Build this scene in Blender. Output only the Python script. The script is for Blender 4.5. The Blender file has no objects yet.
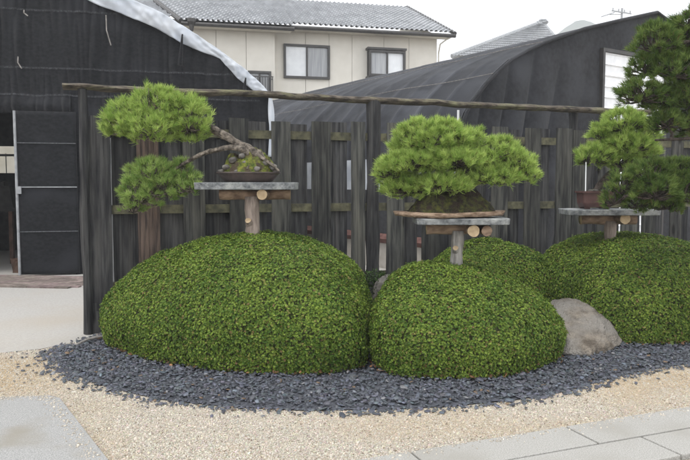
import bpy, bmesh, math, random
import numpy as np
from mathutils import Vector, Matrix, noise, Euler

random.seed(11); RNG = np.random.default_rng(11)
S = bpy.context.scene
COL = S.collection
D = bpy.data
rad = math.radians
U = random.uniform

# ------------------------------------------------------------------ camera
F, PITCH, EYE = 671.0, rad(3.9), 1.5
cd = D.cameras.new('camera'); cam = D.objects.new('camera', cd); COL.objects.link(cam)
cd.sensor_width = 36; cd.lens = 36 * F / 690; cd.clip_end = 3000; cd.clip_start = .05
cam.location = (0, 0, EYE); cam.rotation_euler = (rad(90) - PITCH, 0, 0); S.camera = cam

def ray(u, v):
    a = (u - 345) / F; b = (230 - v) / F
    return Vector((a, math.cos(PITCH) + b * math.sin(PITCH), -math.sin(PITCH) + b * math.cos(PITCH)))
def at(u, v, Y):
    r = ray(u, v); t = Y / r.y
    return Vector((r.x * t, Y, EYE + r.z * t))
def gnd(u, v, z=0.0):
    r = ray(u, v); t = (z - EYE) / r.z
    return Vector((r.x * t, r.y * t, z))
def onplane(u, v, p, ang):                     # vertical plane through p, horizontal direction at angle ang
    r = ray(u, v); n = Vector((math.sin(ang), -math.cos(ang), 0))
    t = (Vector((p[0], p[1], 0)) - Vector((0, 0, 0))).dot(n) / (r.x * n.x + r.y * n.y)
    return Vector((r.x * t, r.y * t, EYE + r.z * t))

# ------------------------------------------------------------------ materials
def mat(name, c1, c2=None, scale=8, rough=.8, bump=0, bscale=None, stretch=(1, 1, 1), tone=False, spec=.3,
        detail=6, coords='Object', transl=0, sheen=0, knots=False, c3=None, scale3=1.5, lo=.35, hi=.65, lo3=.5, hi3=.7, bdist=.01):
    m = D.materials.new(name); m.use_nodes = True
    nt = m.node_tree; N = nt.nodes; L = nt.links
    bs = N['Principled BSDF']; out = N['Material Output']
    bs.inputs['Roughness'].default_value = rough
    bs.inputs['Specular IOR Level'].default_value = spec
    if sheen: bs.inputs['Sheen Weight'].default_value = sheen; bs.inputs['Sheen Roughness'].default_value = .5
    tc = N.new('ShaderNodeTexCoord'); mp = N.new('ShaderNodeMapping')
    mp.inputs['Scale'].default_value = stretch
    L.new(tc.outputs[coords], mp.inputs['Vector'])
    def noi(sc, det=detail):
        n = N.new('ShaderNodeTexNoise'); n.inputs['Scale'].default_value = sc; n.inputs['Detail'].default_value = det
        L.new(mp.outputs[0], n.inputs['Vector']); return n
    def ramp(src, a, b, ca, cb):
        r = N.new('ShaderNodeValToRGB'); L.new(src, r.inputs[0])
        r.color_ramp.elements[0].position = a; r.color_ramp.elements[1].position = b
        r.color_ramp.elements[0].color = ca; r.color_ramp.elements[1].color = cb; return r
    c2 = c2 or c1
    if knots:
        sa = N.new('ShaderNodeAttribute'); sa.attribute_name = 'tone'
        vm = N.new('ShaderNodeVectorMath'); vm.operation = 'MULTIPLY_ADD'; vm.inputs[1].default_value = (61, 37, 23)
        L.new(sa.outputs['Vector'], vm.inputs[0]); L.new(tc.outputs[coords], vm.inputs[2]); L.new(vm.outputs[0], mp.inputs['Vector'])
    n1 = noi(scale)
    col = ramp(n1.outputs['Fac'], lo, hi, (*c1, 1), (*c2, 1)).outputs[0]
    def mix(mode, fac, a, b):
        x = N.new('ShaderNodeMix'); x.data_type = 'RGBA'; x.blend_type = mode
        if isinstance(fac, float): x.inputs[0].default_value = fac
        else: L.new(fac, x.inputs[0])
        L.new(a, x.inputs[6])
        if isinstance(b, tuple): x.inputs[7].default_value = b
        else: L.new(b, x.inputs[7])
        return x.outputs[2]
    if c3:
        n3 = noi(scale3, 4); r3 = ramp(n3.outputs['Fac'], lo3, hi3, (0, 0, 0, 1), (1, 1, 1, 1))
        col = mix('MIX', r3.outputs[0], col, (*c3, 1))
    if knots:
        mk = N.new('ShaderNodeMapping'); mk.inputs['Scale'].default_value = (4.5, 4.5, 1.5); L.new(vm.outputs[0], mk.inputs['Vector'])
        vo = N.new('ShaderNodeTexVoronoi'); vo.inputs['Scale'].default_value = 1.0; L.new(mk.outputs[0], vo.inputs['Vector'])
        rk = ramp(vo.outputs['Distance'], .07, .15, (.12, .11, .10, 1), (1, 1, 1, 1)); col = mix('MULTIPLY', 1.0, col, rk.outputs[0])
        wv = N.new('ShaderNodeTexNoise'); wv.inputs['Scale'].default_value = 1; wv.inputs['Detail'].default_value = 3
        mw = N.new('ShaderNodeMapping'); mw.inputs['Scale'].default_value = (55, 55, .55); L.new(vm.outputs[0], mw.inputs['Vector']); L.new(mw.outputs[0], wv.inputs['Vector'])
        rw = ramp(wv.outputs['Fac'], .36, .52, (.45, .45, .46, 1), (1.0, 1.0, 1.0, 1)); col = mix('MULTIPLY', .8, col, rw.outputs[0])
    if tone:
        at_ = N.new('ShaderNodeAttribute'); at_.attribute_name = 'tone'
        col = mix('MULTIPLY', 1.0, col, at_.outputs['Color'])
    L.new(col, bs.inputs['Base Color'])
    if bump:
        nb = noi(bscale or scale * 3); b = N.new('ShaderNodeBump')
        b.inputs['Strength'].default_value = bump; b.inputs['Distance'].default_value = bdist
        L.new(nb.outputs['Fac'], b.inputs['Height']); L.new(b.outputs[0], bs.inputs['Normal'])
    if transl:
        t = N.new('ShaderNodeBsdfTranslucent'); L.new(col, t.inputs['Color'])
        ms = N.new('ShaderNodeMixShader'); ms.inputs[0].default_value = transl
        L.new(bs.outputs[0], ms.inputs[1]); L.new(t.outputs[0], ms.inputs[2]); L.new(ms.outputs[0], out.inputs['Surface'])
    return m

M = {}
M['gravel'] = mat('gravel_ground', (.30, .262, .208), (.40, .36, .30), 90, .95, .5, 160, c3=(.40, .29, .17), scale3=1.1, lo3=.53, hi3=.75)
M['pebble'] = mat('pebbles', (.9, .9, .9), (1, 1, 1), 20, .95, tone=True, spec=.08)
M['slate'] = mat('slate_chip', (.85, .85, .85), (1, 1, 1), 30, .6, .2, 120, tone=True, spec=.45)
M['slatebed'] = mat('slate_bed_soil', (.035, .037, .045), (.08, .085, .1), 60, .9, .6, 90)
M['concrete'] = mat('yard_concrete', (.305, .293, .275), (.36, .348, .328), 40, .9, .4, 120, c3=(.32, .285, .235), scale3=.5, lo3=.5, hi3=.8)
M['granite'] = mat('granite_paving', (.23, .224, .208), (.36, .352, .33), 140, .9, .35, 200, c3=(.25, .24, .215), scale3=1.6, lo3=.5, hi3=.72, detail=3)
M['granite2'] = mat('grey_paving', (.19, .19, .187), (.34, .337, .325), 130, .9, .35, 200, c3=(.22, .205, .175), scale3=2.2, lo3=.5, hi3=.75, detail=3)
M['char'] = mat('charred_board', (.016, .0165, .019), (.064, .0635, .063), 8, .85, .7, 16, (3.2, 3.2, .34), tone=True, spec=.25, c3=(.090, .086, .080), scale3=3.2, lo3=.5, hi3=.85, bdist=.012, knots=True)
M['mossrail'] = mat('mossy_rail', (.050, .048, .033), (.115, .110, .066), 14, .9, .5, 40, tone=True)
M['logwood'] = mat('weathered_log', (.030, .025, .020), (.115, .096, .074), 12, .9, .8, 40, (.5, 2, 2.2), c3=(.14, .14, .075), scale3=6, lo3=.5, hi3=.75, bdist=.02)
M['net'] = mat('shade_net', (.007, .0074, .0088), (.0145, .0152, .0175), 16, .95, .35, 260, (1, 1, 1.5), tone=True, spec=.12, c3=(.019, .020, .0235), scale3=1.3, sheen=.12)
M['gablenet'] = mat('grey_net', (.011, .0117, .0135), (.022, .0228, .026), 14, .95, .3, 260, spec=.12, c3=(.034, .0355, .041), scale3=1.1, sheen=.12)
M['netroof'] = mat('shade_net_roof', (.018, .0192, .023), (.031, .033, .039), 5, .95, .3, 260, tone=True, spec=.12, c3=(.042, .0445, .052), scale3=.7, sheen=.06)
M['softseam'] = mat('gathered_seam', (.012, .0125, .0145), (.045, .047, .052), 40, .95)
M['seam'] = mat('net_seam', (.06, .063, .07), (.12, .125, .135), 40, .9)
M['whiteplastic'] = mat('white_sheet', (.46, .50, .56), (.56, .59, .63), 3, .6, .3, 12, spec=.4, transl=.25)
M['whitepanel'] = mat('white_corrugated', (.68, .69, .71), (.78, .79, .80), 6, .55, spec=.35)
M['greysheet'] = mat('dull_white_sheet', (.24, .26, .29), (.36, .38, .41), 3, .7, .3, 12)
M['basegrey'] = mat('base_concrete', (.22, .205, .18), (.32, .30, .27), 4, .9)
M['pipe'] = mat('white_pipe', (.65, .66, .68), (.75, .76, .78), 9, .5)
M['brick'] = mat('brick_paving', (.12, .062, .048), (.27, .17, .135), 22, .9, .5, 50, (1, 2.2, 1))
M['redbase'] = mat('red_base', (.07, .032, .027), (.12, .06, .05), 9, .9)
M['dark'] = mat('dark_clutter', (.014, .013, .012), (.03, .028, .026), 9, .8)
M['rust'] = mat('brown_clutter', (.05, .028, .018), (.09, .05, .035), 9, .85)
M['siding'] = mat('cream_siding', (.62, .592, .53), (.66, .632, .57), 3, .75, .15, 90)
M['joint'] = mat('siding_joint', (.38, .345, .285), (.42, .38, .32), 9, .9)
M['rooftile'] = mat('glazed_tile', (.33, .34, .355), (.40, .41, .425), 1.5, .6, spec=.2, tone=True)
M['alum'] = mat('dark_aluminium', (.022, .02, .018), (.035, .032, .03), 9, .45, spec=.5)
M['glassw'] = mat('curtained_glass', (.62, .64, .66), (.70, .72, .735), 4, .25, spec=.6)
M['glassg'] = mat('screened_glass', (.24, .25, .265), (.36, .37, .38), 3, .35, spec=.6, stretch=(6, 6, .3))
M['fascia'] = mat('cream_fascia', (.52, .49, .43), (.60, .57, .50), 5, .7)
M['slab'] = mat('stone_slab', (.085, .092, .098), (.23, .24, .245), 22, .95, 1, 70, c3=(.31, .32, .31), scale3=7)
M['postgrey'] = mat('grey_post', (.15, .14, .128), (.36, .345, .32), 9, .9, .8, 30, (3, 3, .55), bdist=.015)
M['post'] = mat('bare_post', (.15, .118, .098), (.33, .272, .235), 9, .9, .8, 30, (3, 3, .55), bdist=.015)
M['logend'] = mat('cut_log_end', (.32, .235, .14), (.43, .33, .21), 25, .8)
M['logbark'] = mat('brown_log', (.13, .085, .060), (.31, .22, .155), 10, .9, .7, 40, (1, 1, 2))
M['pot'] = mat('brown_clay', (.040, .030, .027), (.075, .056, .05), 14, .55, .15, 90, spec=.4)
M['potred'] = mat('red_brown_clay', (.055, .026, .024), (.085, .042, .038), 14, .5, .15, 90, spec=.4)
M['moss'] = mat('moss', (.045, .070, .012), (.18, .19, .03), 26, .95, 1, 90, c3=(.050, .037, .024), scale3=14, lo3=.45, hi3=.6, bdist=.02)
M['mossdark'] = mat('dark_moss', (.016, .015, .009), (.085, .090, .020), 30, .95, 1, 90, c3=(.030, .021, .014), scale3=16, lo3=.45, hi3=.58, bdist=.03)
M['bark'] = mat('pine_bark', (.036, .030, .024), (.20, .172, .14), 26, .95, 1, 60, c3=(.03, .024, .02), scale3=20, bdist=.02)
M['barkdark'] = mat('dark_pine_bark', (.022, .018, .015), (.075, .06, .05), 26, .95, 1, 60, bdist=.02)
M['driftwood'] = mat('bark_slab', (.13, .085, .055), (.34, .25, .18), 15, .9, .9, 50, (1, 1, 3), bdist=.015)
M['stone'] = mat('boulder', (.10, .082, .064), (.245, .212, .172), 12, .95, 1, 55, c3=(.23, .214, .192), scale3=3.2, lo3=.42, hi3=.62, bdist=.04)
M['pebgrey'] = mat('grey_stone', (.065, .06, .055), (.16, .15, .135), 20, .9, .5, 50)
M['needle'] = mat('needles', (.9, .9, .9), (1, 1, 1), 6, .6, tone=True, spec=.12, transl=.42)
M['leaf'] = mat('azalea_leaf', (.85, .85, .85), (1, 1, 1), 4, .55, tone=True, spec=.18, transl=.22)
M['twig'] = mat('bush_twigs', (.040, .048, .016), (.065, .075, .028), 40, .95, 1, 60)
M['stick'] = mat('grey_stick', (.14, .13, .12), (.25, .235, .22), 20, .9)
M['hill'] = mat('wooded_hill', (.035, .055, .03), (.07, .09, .05), .05, .95, c3=(.16, .16, .15), scale3=.02)
M['steel'] = mat('galvanised', (.20, .21, .22), (.30, .31, .32), 10, .6)
M['wallrender'] = mat('grey_render', (.42, .41, .39), (.5, .49, .47), 3, .9)

# ------------------------------------------------------------------ mesh builder
ORIG = {}
def thing(name, label, cat, loc=(0, 0, 0), group=None):
    o = D.objects.new(name, None); COL.objects.link(o); o.location = loc
    o.empty_display_size = .1
    o['label'] = label; o['category'] = cat
    if group: o['group'] = group
    ORIG[o.name] = Vector(loc); return o
def tag(o, label, cat, group=None):
    o['label'] = label; o['category'] = cat
    if group: o['group'] = group
    return o
def link(name, me, m, parent=None, smooth=False, label=None, kind=None):
    o = D.objects.new(name, me); COL.objects.link(o)
    for mm in (m if isinstance(m, (list, tuple)) else [m]): me.materials.append(mm)
    if smooth: me.polygons.foreach_set('use_smooth', [True] * len(me.polygons))
    if parent:
        o.parent = parent; ORIG[o.name] = ORIG[parent.name]
    else: ORIG[o.name] = Vector((0, 0, 0))
    if label: o['label'] = label
    if kind: o['kind'] = kind
    return o

class MB:
    def __init__(self): self.v = []; self.f = []; self.t = []; self.mi = []
    def add(self, vs, fs, tone=1.0, mi=0):
        b = len(self.v); self.v += [tuple(p) for p in vs]
        self.f += [tuple(i + b for i in f) for f in fs]; self.mi += [mi] * len(fs)
        tn = tone if isinstance(tone, tuple) else (tone,) * 3
        self.t += [tn] * len(vs)
    def box(self, c, size, rz=0, rx=0, ry=0, tone=1.0, mi=0, jit=0, taper=1):
        R = Euler((rx, ry, rz)).to_matrix(); vs = []
        for z in (-.5, .5):
            for x, y in ((-.5, -.5), (.5, -.5), (.5, .5), (-.5, .5)):
                k = taper if z > 0 else 1
                p = Vector((x * size[0] * k, y * size[1] * k, z * size[2]))
                if jit: p += Vector((U(-jit, jit), U(-jit, jit), U(-jit, jit)))
                vs.append(R @ p + Vector(c))
        self.add(vs, [(3, 2, 1, 0), (4, 5, 6, 7), (0, 1, 5, 4), (1, 2, 6, 5), (2, 3, 7, 6), (3, 0, 4, 7)], tone, mi)
    def tube(self, pts, radii, n=10, tone=1.0, rough=0, mi=0, capmi=None):
        pts = [Vector(p) for p in pts]
        if not isinstance(radii, (list, tuple)): radii = [radii] * len(pts)
        vs = []; fs = []; up = None
        for i, p in enumerate(pts):
            t = (pts[min(i + 1, len(pts) - 1)] - pts[max(i - 1, 0)]).normalized()
            if up is None: up = Vector((0, 0, 1)) if abs(t.z) < .9 else Vector((1, 0, 0))
            a = t.cross(up).normalized(); b = a.cross(t).normalized(); up = b
            for k in range(n):
                w = 2 * math.pi * k / n
                q = a * math.cos(w) + b * math.sin(w)
                r = radii[i] * (1 + (rough * noise.noise(p * 9 + q * 1.7) if rough else 0))
                vs.append(p + q * r)
        for i in range(len(pts) - 1):
            for k in range(n):
                j = (k + 1) % n
                fs.append((i * n + k, i * n + j, (i + 1) * n + j, (i + 1) * n + k))
        caps = [tuple(range(n - 1, -1, -1)), tuple((len(pts) - 1) * n + k for k in range(n))]
        self.add(vs, fs, tone, mi); b = len(self.v) - len(vs)
        for c in caps: self.f.append(tuple(i + b for i in c)); self.mi.append(mi if capmi is None else capmi)
    def lathe(self, prof, c, n=32, sx=1, sy=1):
        vs = []; fs = []
        for r, z in prof:
            for k in range(n):
                w = 2 * math.pi * k / n; vs.append((c[0] + r * sx * math.cos(w), c[1] + r * sy * math.sin(w), c[2] + z))
        for i in range(len(prof) - 1):
            for k in range(n):
                j = (k + 1) % n; fs.append((i * n + k, i * n + j, (i + 1) * n + j, (i + 1) * n + k))
        fs.append(tuple(range(n - 1, -1, -1))); fs.append(tuple((len(prof) - 1) * n + k for k in range(n)))
        self.add(vs, fs)
    def grid(self, fn, nu, nv, tone=None, flip=False):
        vs = [fn(i / nu, j / nv) for j in range(nv + 1) for i in range(nu + 1)]
        fs = []
        for j in range(nv):
            for i in range(nu):
                q = (j * (nu + 1) + i, j * (nu + 1) + i + 1, (j + 1) * (nu + 1) + i + 1, (j + 1) * (nu + 1) + i)
                fs.append(q[::-1] if flip else q)
        b = len(self.t); self.add(vs, fs)
        if tone:
            k = b
            for j in range(nv + 1):
                for i in range(nu + 1):
                    x = tone(i / nu, j / nv); self.t[k] = x if isinstance(x, tuple) else (x,) * 3; k += 1
    def build(self, name, m, parent=None, smooth=False, label=None, kind=None):
        o_ = ORIG[parent.name] if parent else Vector((0, 0, 0))
        me = D.meshes.new(name)
        me.from_pydata([(x - o_.x, y - o_.y, z - o_.z) for x, y, z in self.v], [], self.f)
        a = me.attributes.new('tone', 'FLOAT_COLOR', 'POINT')
        a.data.foreach_set('color', [c for t in self.t for c in (*t, 1)])
        me.polygons.foreach_set('material_index', self.mi)
        me.update()
        return link(name, me, m, parent, smooth, label, kind)

def bulk(name, V, Fc, T, m, parent=None, smooth=False, kind=None):
    """V (n,3) vertices, Fc (k,s) faces all with s corners, T (n,3) tone"""
    if parent: V = V - np.array(ORIG[parent.name])
    me = D.meshes.new(name); k, s = Fc.shape
    me.vertices.add(len(V)); me.vertices.foreach_set('co', V.astype(np.float32).ravel())
    me.loops.add(k * s); me.loops.foreach_set('vertex_index', Fc.astype(np.int32).ravel())
    me.polygons.add(k); me.polygons.foreach_set('loop_start', np.arange(0, k * s, s, dtype=np.int32))
    me.update(calc_edges=True)
    a = me.attributes.new('tone', 'FLOAT_COLOR', 'POINT')
    a.data.foreach_set('color', np.concatenate([T, np.ones((len(T), 1))], 1).astype(np.float32).ravel())
    return link(name, me, m, parent, smooth, kind=kind)

def norm(a): return a / np.maximum(np.linalg.norm(a, axis=1, keepdims=True), 1e-9)
def perp(n):
    r = RNG.normal(size=n.shape); return norm(np.cross(n, r))

# ------------------------------------------------------------------ ground
g = MB(); g.add([(-600, -60, 0), (600, -60, 0), (600, 800, 0), (-600, 800, 0)], [(0, 1, 2, 3)])
g.build('ground', M['gravel'], kind='structure')
yard = MB()
yp = [gnd(-400, 356, .004), gnd(-60, 356, .004), gnd(0, 353, .004), gnd(40, 349, .004), gnd(82, 341, .004)]
fa = math.atan(.33); FD = Vector((math.cos(fa), math.sin(fa), 0)); FN = Vector((FD.y, -FD.x, 0))
F0 = at(87, 335, 6.67); F0.z = 0
def fs(u):
    r = ray(u, 184); k = r.x / r.y
    return (k * F0.y - F0.x) / (FD.x - k * FD.y)
def fp(s, off=0, z=0): 
    p = F0 + FD * s + FN * off; return Vector((p.x, p.y, z))
q1 = fp(.2, -.12, .004); q2 = fp(12, -.12, .004)
yard.add(yp + [q1, q2, (40, 45, .004), (-40, 45, .004)], [tuple(range(9))])
yard.build('yard', M['concrete'], kind='structure')

# slate bed: outline on the ground
slate_px = [(44, 352), (50, 366), (68, 377), (98, 388), (150, 401), (220, 409), (300, 413), (380, 412), (450, 409), (520, 402),
            (570, 393), (612, 381), (650, 371), (700, 364), (800, 352)]
SL = [gnd(u, v) for u, v in slate_px] + [Vector((p.x, p.y, 0)) for p in (fp(7.2), fp(5), fp(3), fp(1), fp(.1, .1))]
SLX = np.array([[p.x, p.y] for p in SL])
def inside(P, poly):
    x, y = P[:, 0], P[:, 1]; r = np.zeros(len(P), bool); n = len(poly)
    for i in range(n):
        x0, y0 = poly[i]; x1, y1 = poly[(i + 1) % n]
        c = ((y0 > y) != (y1 > y)) & (x < (x1 - x0) * (y - y0) / (y1 - y0 + 1e-12) + x0)
        r ^= c
    return r
def shrink(poly, k, c):
    return c + (poly - c) * k
cen = SLX.mean(0)
bed = MB(); pz = shrink(SLX, .975, cen)
bed.add([(x, y, .008) for x, y in pz], [tuple(range(len(pz)))])
bed.build('slate_bed_ground', M['slatebed'], kind='structure')

# bushes: centre, radii (used to keep chips out)
def XY(u, v): p = gnd(u, v); return (p.x, p.y)
BUSH = [
    dict(c=(-.93, 6.30), h=1.03, p=2.05, dp=-.33, z0=.26, out=[XY(99, 342), XY(116, 353), XY(150, 364), XY(190, 371), XY(235, 376.5), XY(290, 378.5), XY(338, 378), XY(361, 374), (.195, 5.75), (.235, 6.35), (.13, 6.95), (-.25, 7.22), (-.9, 7.15), (-1.6, 6.95), (-2.1, 6.72)],
         lab='largest round clipped azalea bush, in front of the left bonsai stand'),
    dict(c=(.88, 6.0), h=.80, p=2.05, dp=.42, z0=.25, out=[XY(384, 377), XY(406, 382), XY(445, 383.5), XY(490, 382.5), XY(525, 377), XY(552, 367), (1.93, 5.93), (1.90, 6.25), (1.6, 6.62), (1.1, 6.8), (.6, 6.72), (.36, 6.4), (.32, 5.9)],
         lab='clipped azalea bush in front centre, beside the big boulder'),
    dict(c=(1.58, 7.35), h=.87, p=2.3, z0=.3, out=[(.92, 7.0), (1.2, 6.88), (1.7, 6.80), (2.16, 6.95), (2.33, 7.3), (2.22, 7.65), (1.7, 7.85), (1.1, 7.7), (.86, 7.35)],
         lab='clipped azalea bush peeking out behind the central bush'),
    dict(c=(2.98, 7.14), h=.955, p=2.35, z0=.28, out=[XY(572, 333), XY(598, 343), XY(640, 348), XY(690, 347), (3.85, 6.5), (4.05, 7.1), (3.85, 7.8), (3.3, 8.15), (2.6, 8.1), (2.12, 7.6), (2.06, 7.15)],
         lab='broad clipped azalea bush behind the boulder, under the right bonsai stand'),
    dict(c=(4.65, 8.0), h=.84, p=2.3, z0=.28, out=[(4.65 + .78 * math.cos(a), 8.0 + .6 * math.sin(a)) for a in np.linspace(0, 6, 12)],
         lab='clipped azalea bush cut by the right picture edge near the fence'),
]
for b in BUSH:
    o_ = np.array(b['out']) - np.array(b['c']); a_ = np.arctan2(o_[:, 1], o_[:, 0]) % (2 * np.pi); r_ = np.hypot(o_[:, 0], o_[:, 1]); k_ = np.argsort(a_)
    a_, r_ = a_[k_], r_[k_]; tt_ = np.linspace(0, 2 * np.pi, 361)
    R_ = np.interp(tt_, np.concatenate([a_ - 2 * np.pi, a_, a_ + 2 * np.pi]), np.tile(r_, 3))
    w_ = np.hanning(25); w_ /= w_.sum(); R_ = np.convolve(np.concatenate([R_[-41:-1], R_, R_[1:41]]), w_, 'same')[40:-40]
    b['tt'], b['R'], b['x'], b['Y'] = tt_, R_, *b['c']; b['rx'] = b['ry'] = float(R_.mean())
def plan_r(b, th): return np.interp(th % (2 * np.pi), b['tt'], b['R'])
def in_bush(P, m=0):
    r = np.zeros(len(P), bool)
    for b in BUSH:
        dx, dy = P[:, 0] - b['x'], P[:, 1] - b['Y']
        r |= np.hypot(dx, dy) < plan_r(b, np.arctan2(dy, dx)) + m
    return r

def chips(name, P, size, flat, tones, m, zbase, tilt, sides=5, kind='stuff'):
    n = len(P)
    ang = RNG.uniform(0, 2 * np.pi, n); sx = size * RNG.lognormal(0, .33, n); sy = sx * RNG.uniform(.45, .9, n); sz = size * flat * RNG.uniform(.6, 1.4, n)
    k = sides; a = np.linspace(0, 2 * np.pi, k, endpoint=False)[None] + RNG.uniform(-.35, .35, (n, k))
    rr = RNG.uniform(.75, 1.1, (n, k))
    lx = np.cos(a) * sx[:, None] * rr * .5; ly = np.sin(a) * sy[:, None] * rr * .5
    top = np.stack([lx * .82, ly * .82, np.repeat(sz[:, None], k, 1) * RNG.uniform(.8, 1.2, (n, k))], 2)
    bot = np.stack([lx, ly, np.zeros((n, k))], 2)
    V = np.concatenate([top, bot], 1)                    # n,2k,3
    tx = RNG.normal(0, tilt, n); ty = RNG.normal(0, tilt, n)
    V[:, :, 2] += V[:, :, 0] * tx[:, None] + V[:, :, 1] * ty[:, None]
    c, s_ = np.cos(ang)[:, None], np.sin(ang)[:, None]
    X = V[:, :, 0] * c - V[:, :, 1] * s_; Yv = V[:, :, 0] * s_ + V[:, :, 1] * c
    V = np.stack([X + P[:, 0:1], Yv + P[:, 1:2], V[:, :, 2] + zbase(P)[:, None]], 2)
    base = (np.arange(n) * 2 * k)[:, None]
    side = []
    for i in range(k):
        j = (i + 1) % k; side.append(np.concatenate([base + i, base + k + i, base + k + j, base + j], 1))
    quads = np.concatenate(side, 0)
    # top as quads fan: use (0,1,2,3) and (0,3,4,0->4) : triangulate as degenerate-free quads for k=5 -> one quad + one tri(dup avoided)
    tq = np.concatenate([base, base + 1, base + 2, base + 3], 1)
    V2 = V.reshape(-1, 3); T = np.repeat(tones, 2 * k, 0)
    if k == 5:
        # extra vertex in the middle of edge 4-0 so the remainder is a quad
        ex = (V[:, 4] + V[:, 0]) / 2; eb = len(V2) + np.arange(n)[:, None]
        V2 = np.concatenate([V2, ex]); T = np.concatenate([T, tones])
        quads = np.concatenate([quads, np.concatenate([base, base + 3, base + 4, eb], 1)])
    quads = np.concatenate([quads, tq])
    return bulk(name, V2, quads, T, m, kind=kind)

# slate chips
n = 85000
P = np.stack([RNG.uniform(-3.2, 6.0, n), RNG.uniform(4.2, 9.2, n)], 1)
jit = P + RNG.normal(0, .035, P.shape)
vis = np.abs(P[:, 0]) < P[:, 1] * .62 + .3
P = P[inside(jit, SLX) & ~in_bush(P, -.10) & vis]
# a loose scatter past the edge
e = []
for i in range(len(slate_px) - 1):
    a, b = SLX[i], SLX[i + 1]
    for _ in range(26): 
        q = a + (b - a) * U(0, 1); e.append(q + np.array([RNG.normal(0, .03), -abs(RNG.normal(0, .07))]))
for _ in range(45):
    q = gnd(U(10, 75), U(352, 384)); e.append(np.array([q.x, q.y]))
P = np.concatenate([P, np.array(e)])
base = np.array([[.046, .0505, .062]]) * RNG.lognormal(.25, .33, (len(P), 1)) * (1 + RNG.normal(0, .05, (len(P), 3)))
hi = RNG.random(len(P)) < .015; base[hi] = np.array([.19, .19, .2]) * RNG.uniform(.7, 1.2, (hi.sum(), 1))
warm = RNG.random(len(P)) < .012; base[warm] = np.array([.15, .10, .06])
edge_in = inside(P, shrink(SLX, .95, cen)).astype(float)
chips('slate_chips', P, .032, .17, base, M['slate'], lambda P: .010 + edge_in * RNG.uniform(0, .03, len(P)), .2)

# pebbles of the gravel
n = 170000
Y = 3.3 + 3.9 * RNG.random(n) ** 1.35; X = RNG.uniform(-.62, .62, n) * Y
P = np.stack([X, Y], 1)
ly = np.interp(P[:, 0], *np.array(sorted([(p.x, p.y) for p in (gnd(0, 353), gnd(40, 349), gnd(82, 341))])).T)
keep = ~inside(P, shrink(SLX, .985, cen)) & (P[:, 1] < np.where(P[:, 0] < -2.3, ly - .02, 9))
P = P[keep]
cc = np.array([[.44, .398, .335]]) * RNG.lognormal(0, .17, (len(P), 1)) * (1 + RNG.normal(0, .045, (len(P), 3)))
pn = np.array([noise.noise(Vector((x * .9, y * 1.6, 3))) for x, y in P])
br = np.clip(np.clip((pn - .05) * 3, 0, 1) * .35 + .65 * np.exp(-(((P[:, 0] + 2.6) / .9) ** 2 + ((P[:, 1] - 5.2) / .55) ** 2)) + .75 * np.exp(-(((P[:, 0] - 2.5) / 1.2) ** 2 + ((P[:, 1] - 5.1) / .42) ** 2)), 0, .8)[:, None]
cc = cc * (1 - br) + np.array([[.42, .32, .20]]) * br
w = RNG.random(len(P)) < .12; cc[w] = np.array([.50, .47, .41])
w = RNG.random(len(P)) < .03; cc[w] = np.array([.20, .16, .12])
chips('gravel_pebbles', P, .0105, .42, np.clip(cc, .02, .85), M['pebble'], lambda P: np.full(len(P), .001), .25, sides=4)

# stray pebbles on the paving edges
sp_ = []
for _ in range(420):
    t = U(-2.2, 2.2); q = gnd(565, 432) + (gnd(690, 411.5) - gnd(410, 457.5)).normalized() * t; sp_.append((q.x + random.gauss(0, .01), q.y - abs(random.gauss(0, .05)) - .01))
ed = [gnd(0, 400), gnd(50, 398.5), gnd(60, 401), gnd(108, 463)]
for _ in range(330):
    i = random.choice((0, 1, 2, 2, 2)); q = ed[i].lerp(ed[i + 1], U(0, 1)); sp_.append((q.x - abs(random.gauss(0, .06)) - .01, q.y - abs(random.gauss(0, .04)) - .01))
P = np.array(sp_); chips('stray_pebbles', P, .0105, .42, np.array([[.42, .38, .32]]) * RNG.lognormal(0, .2, (len(P), 1)), M['pebble'], lambda P: np.where(P[:, 0] < 0, .0245, .0365), .1, sides=4)
# fallen leaves and litter at the bush feet
lt = []
for b in BUSH[:4]:
    for _ in range(230):
        w = U(math.pi, 2 * math.pi); k = 1 + abs(random.gauss(0, .06)) - .04
        k *= .97 * float(plan_r(b, np.array([w]))[0]); lt.append((b['x'] + k * math.cos(w), b['Y'] + k * math.sin(w)))
P = np.array(lt); tt = np.array([[.13, .07, .035]]) * RNG.lognormal(0, .4, (len(P), 1)); gsel = RNG.random(len(P)) < .2; tt[gsel] = (.08, .11, .03)
chips('leaf_litter', P, .026, .1, tt, M['leaf'], lambda P: np.full(len(P), .052), .4)

# paving slabs lower right
A = gnd(410, 457.5); B = gnd(690, 411.5); pd = (B - A).normalized(); pn_ = Vector((pd.y, -pd.x, 0))
J = gnd(565, 432); s0 = (J - A).dot(pd); wid = (gnd(597, 450) - J).dot(pn_)
pv = MB()
def slab(s_a, s_b, w_a, w_b, z, tone):
    c = A + pd * (s_a + s_b) / 2 + pn_ * (w_a + w_b) / 2
    pv.box((c.x, c.y, z / 2 + .001), (abs(s_b - s_a), abs(w_b - w_a), z), math.atan2(pd.y, pd.x), tone=tone)
gp = .006
for i in range(-3, 4):
    slab(s0 + i * 1.05 + gp, s0 + (i + 1) * 1.05 - gp, 0, wid - gp, .035 + U(-.001, .001), 1)
    slab(s0 + i * 1.05 + .3 + gp, s0 + (i + 1) * 1.05 + .3 - gp, wid + gp, 2 * wid, .034 + U(-.001, .001), 1)
o = pv.build('pavement', M['granite'], kind='structure')
bv = o.modifiers.new('bevel', 'BEVEL'); bv.width = .006; bv.segments = 2
pl = MB(); pp = [gnd(-120, 405), gnd(0, 400), gnd(50, 398.5), gnd(60, 401), gnd(108, 463), gnd(150, 540), gnd(-160, 540)]
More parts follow.
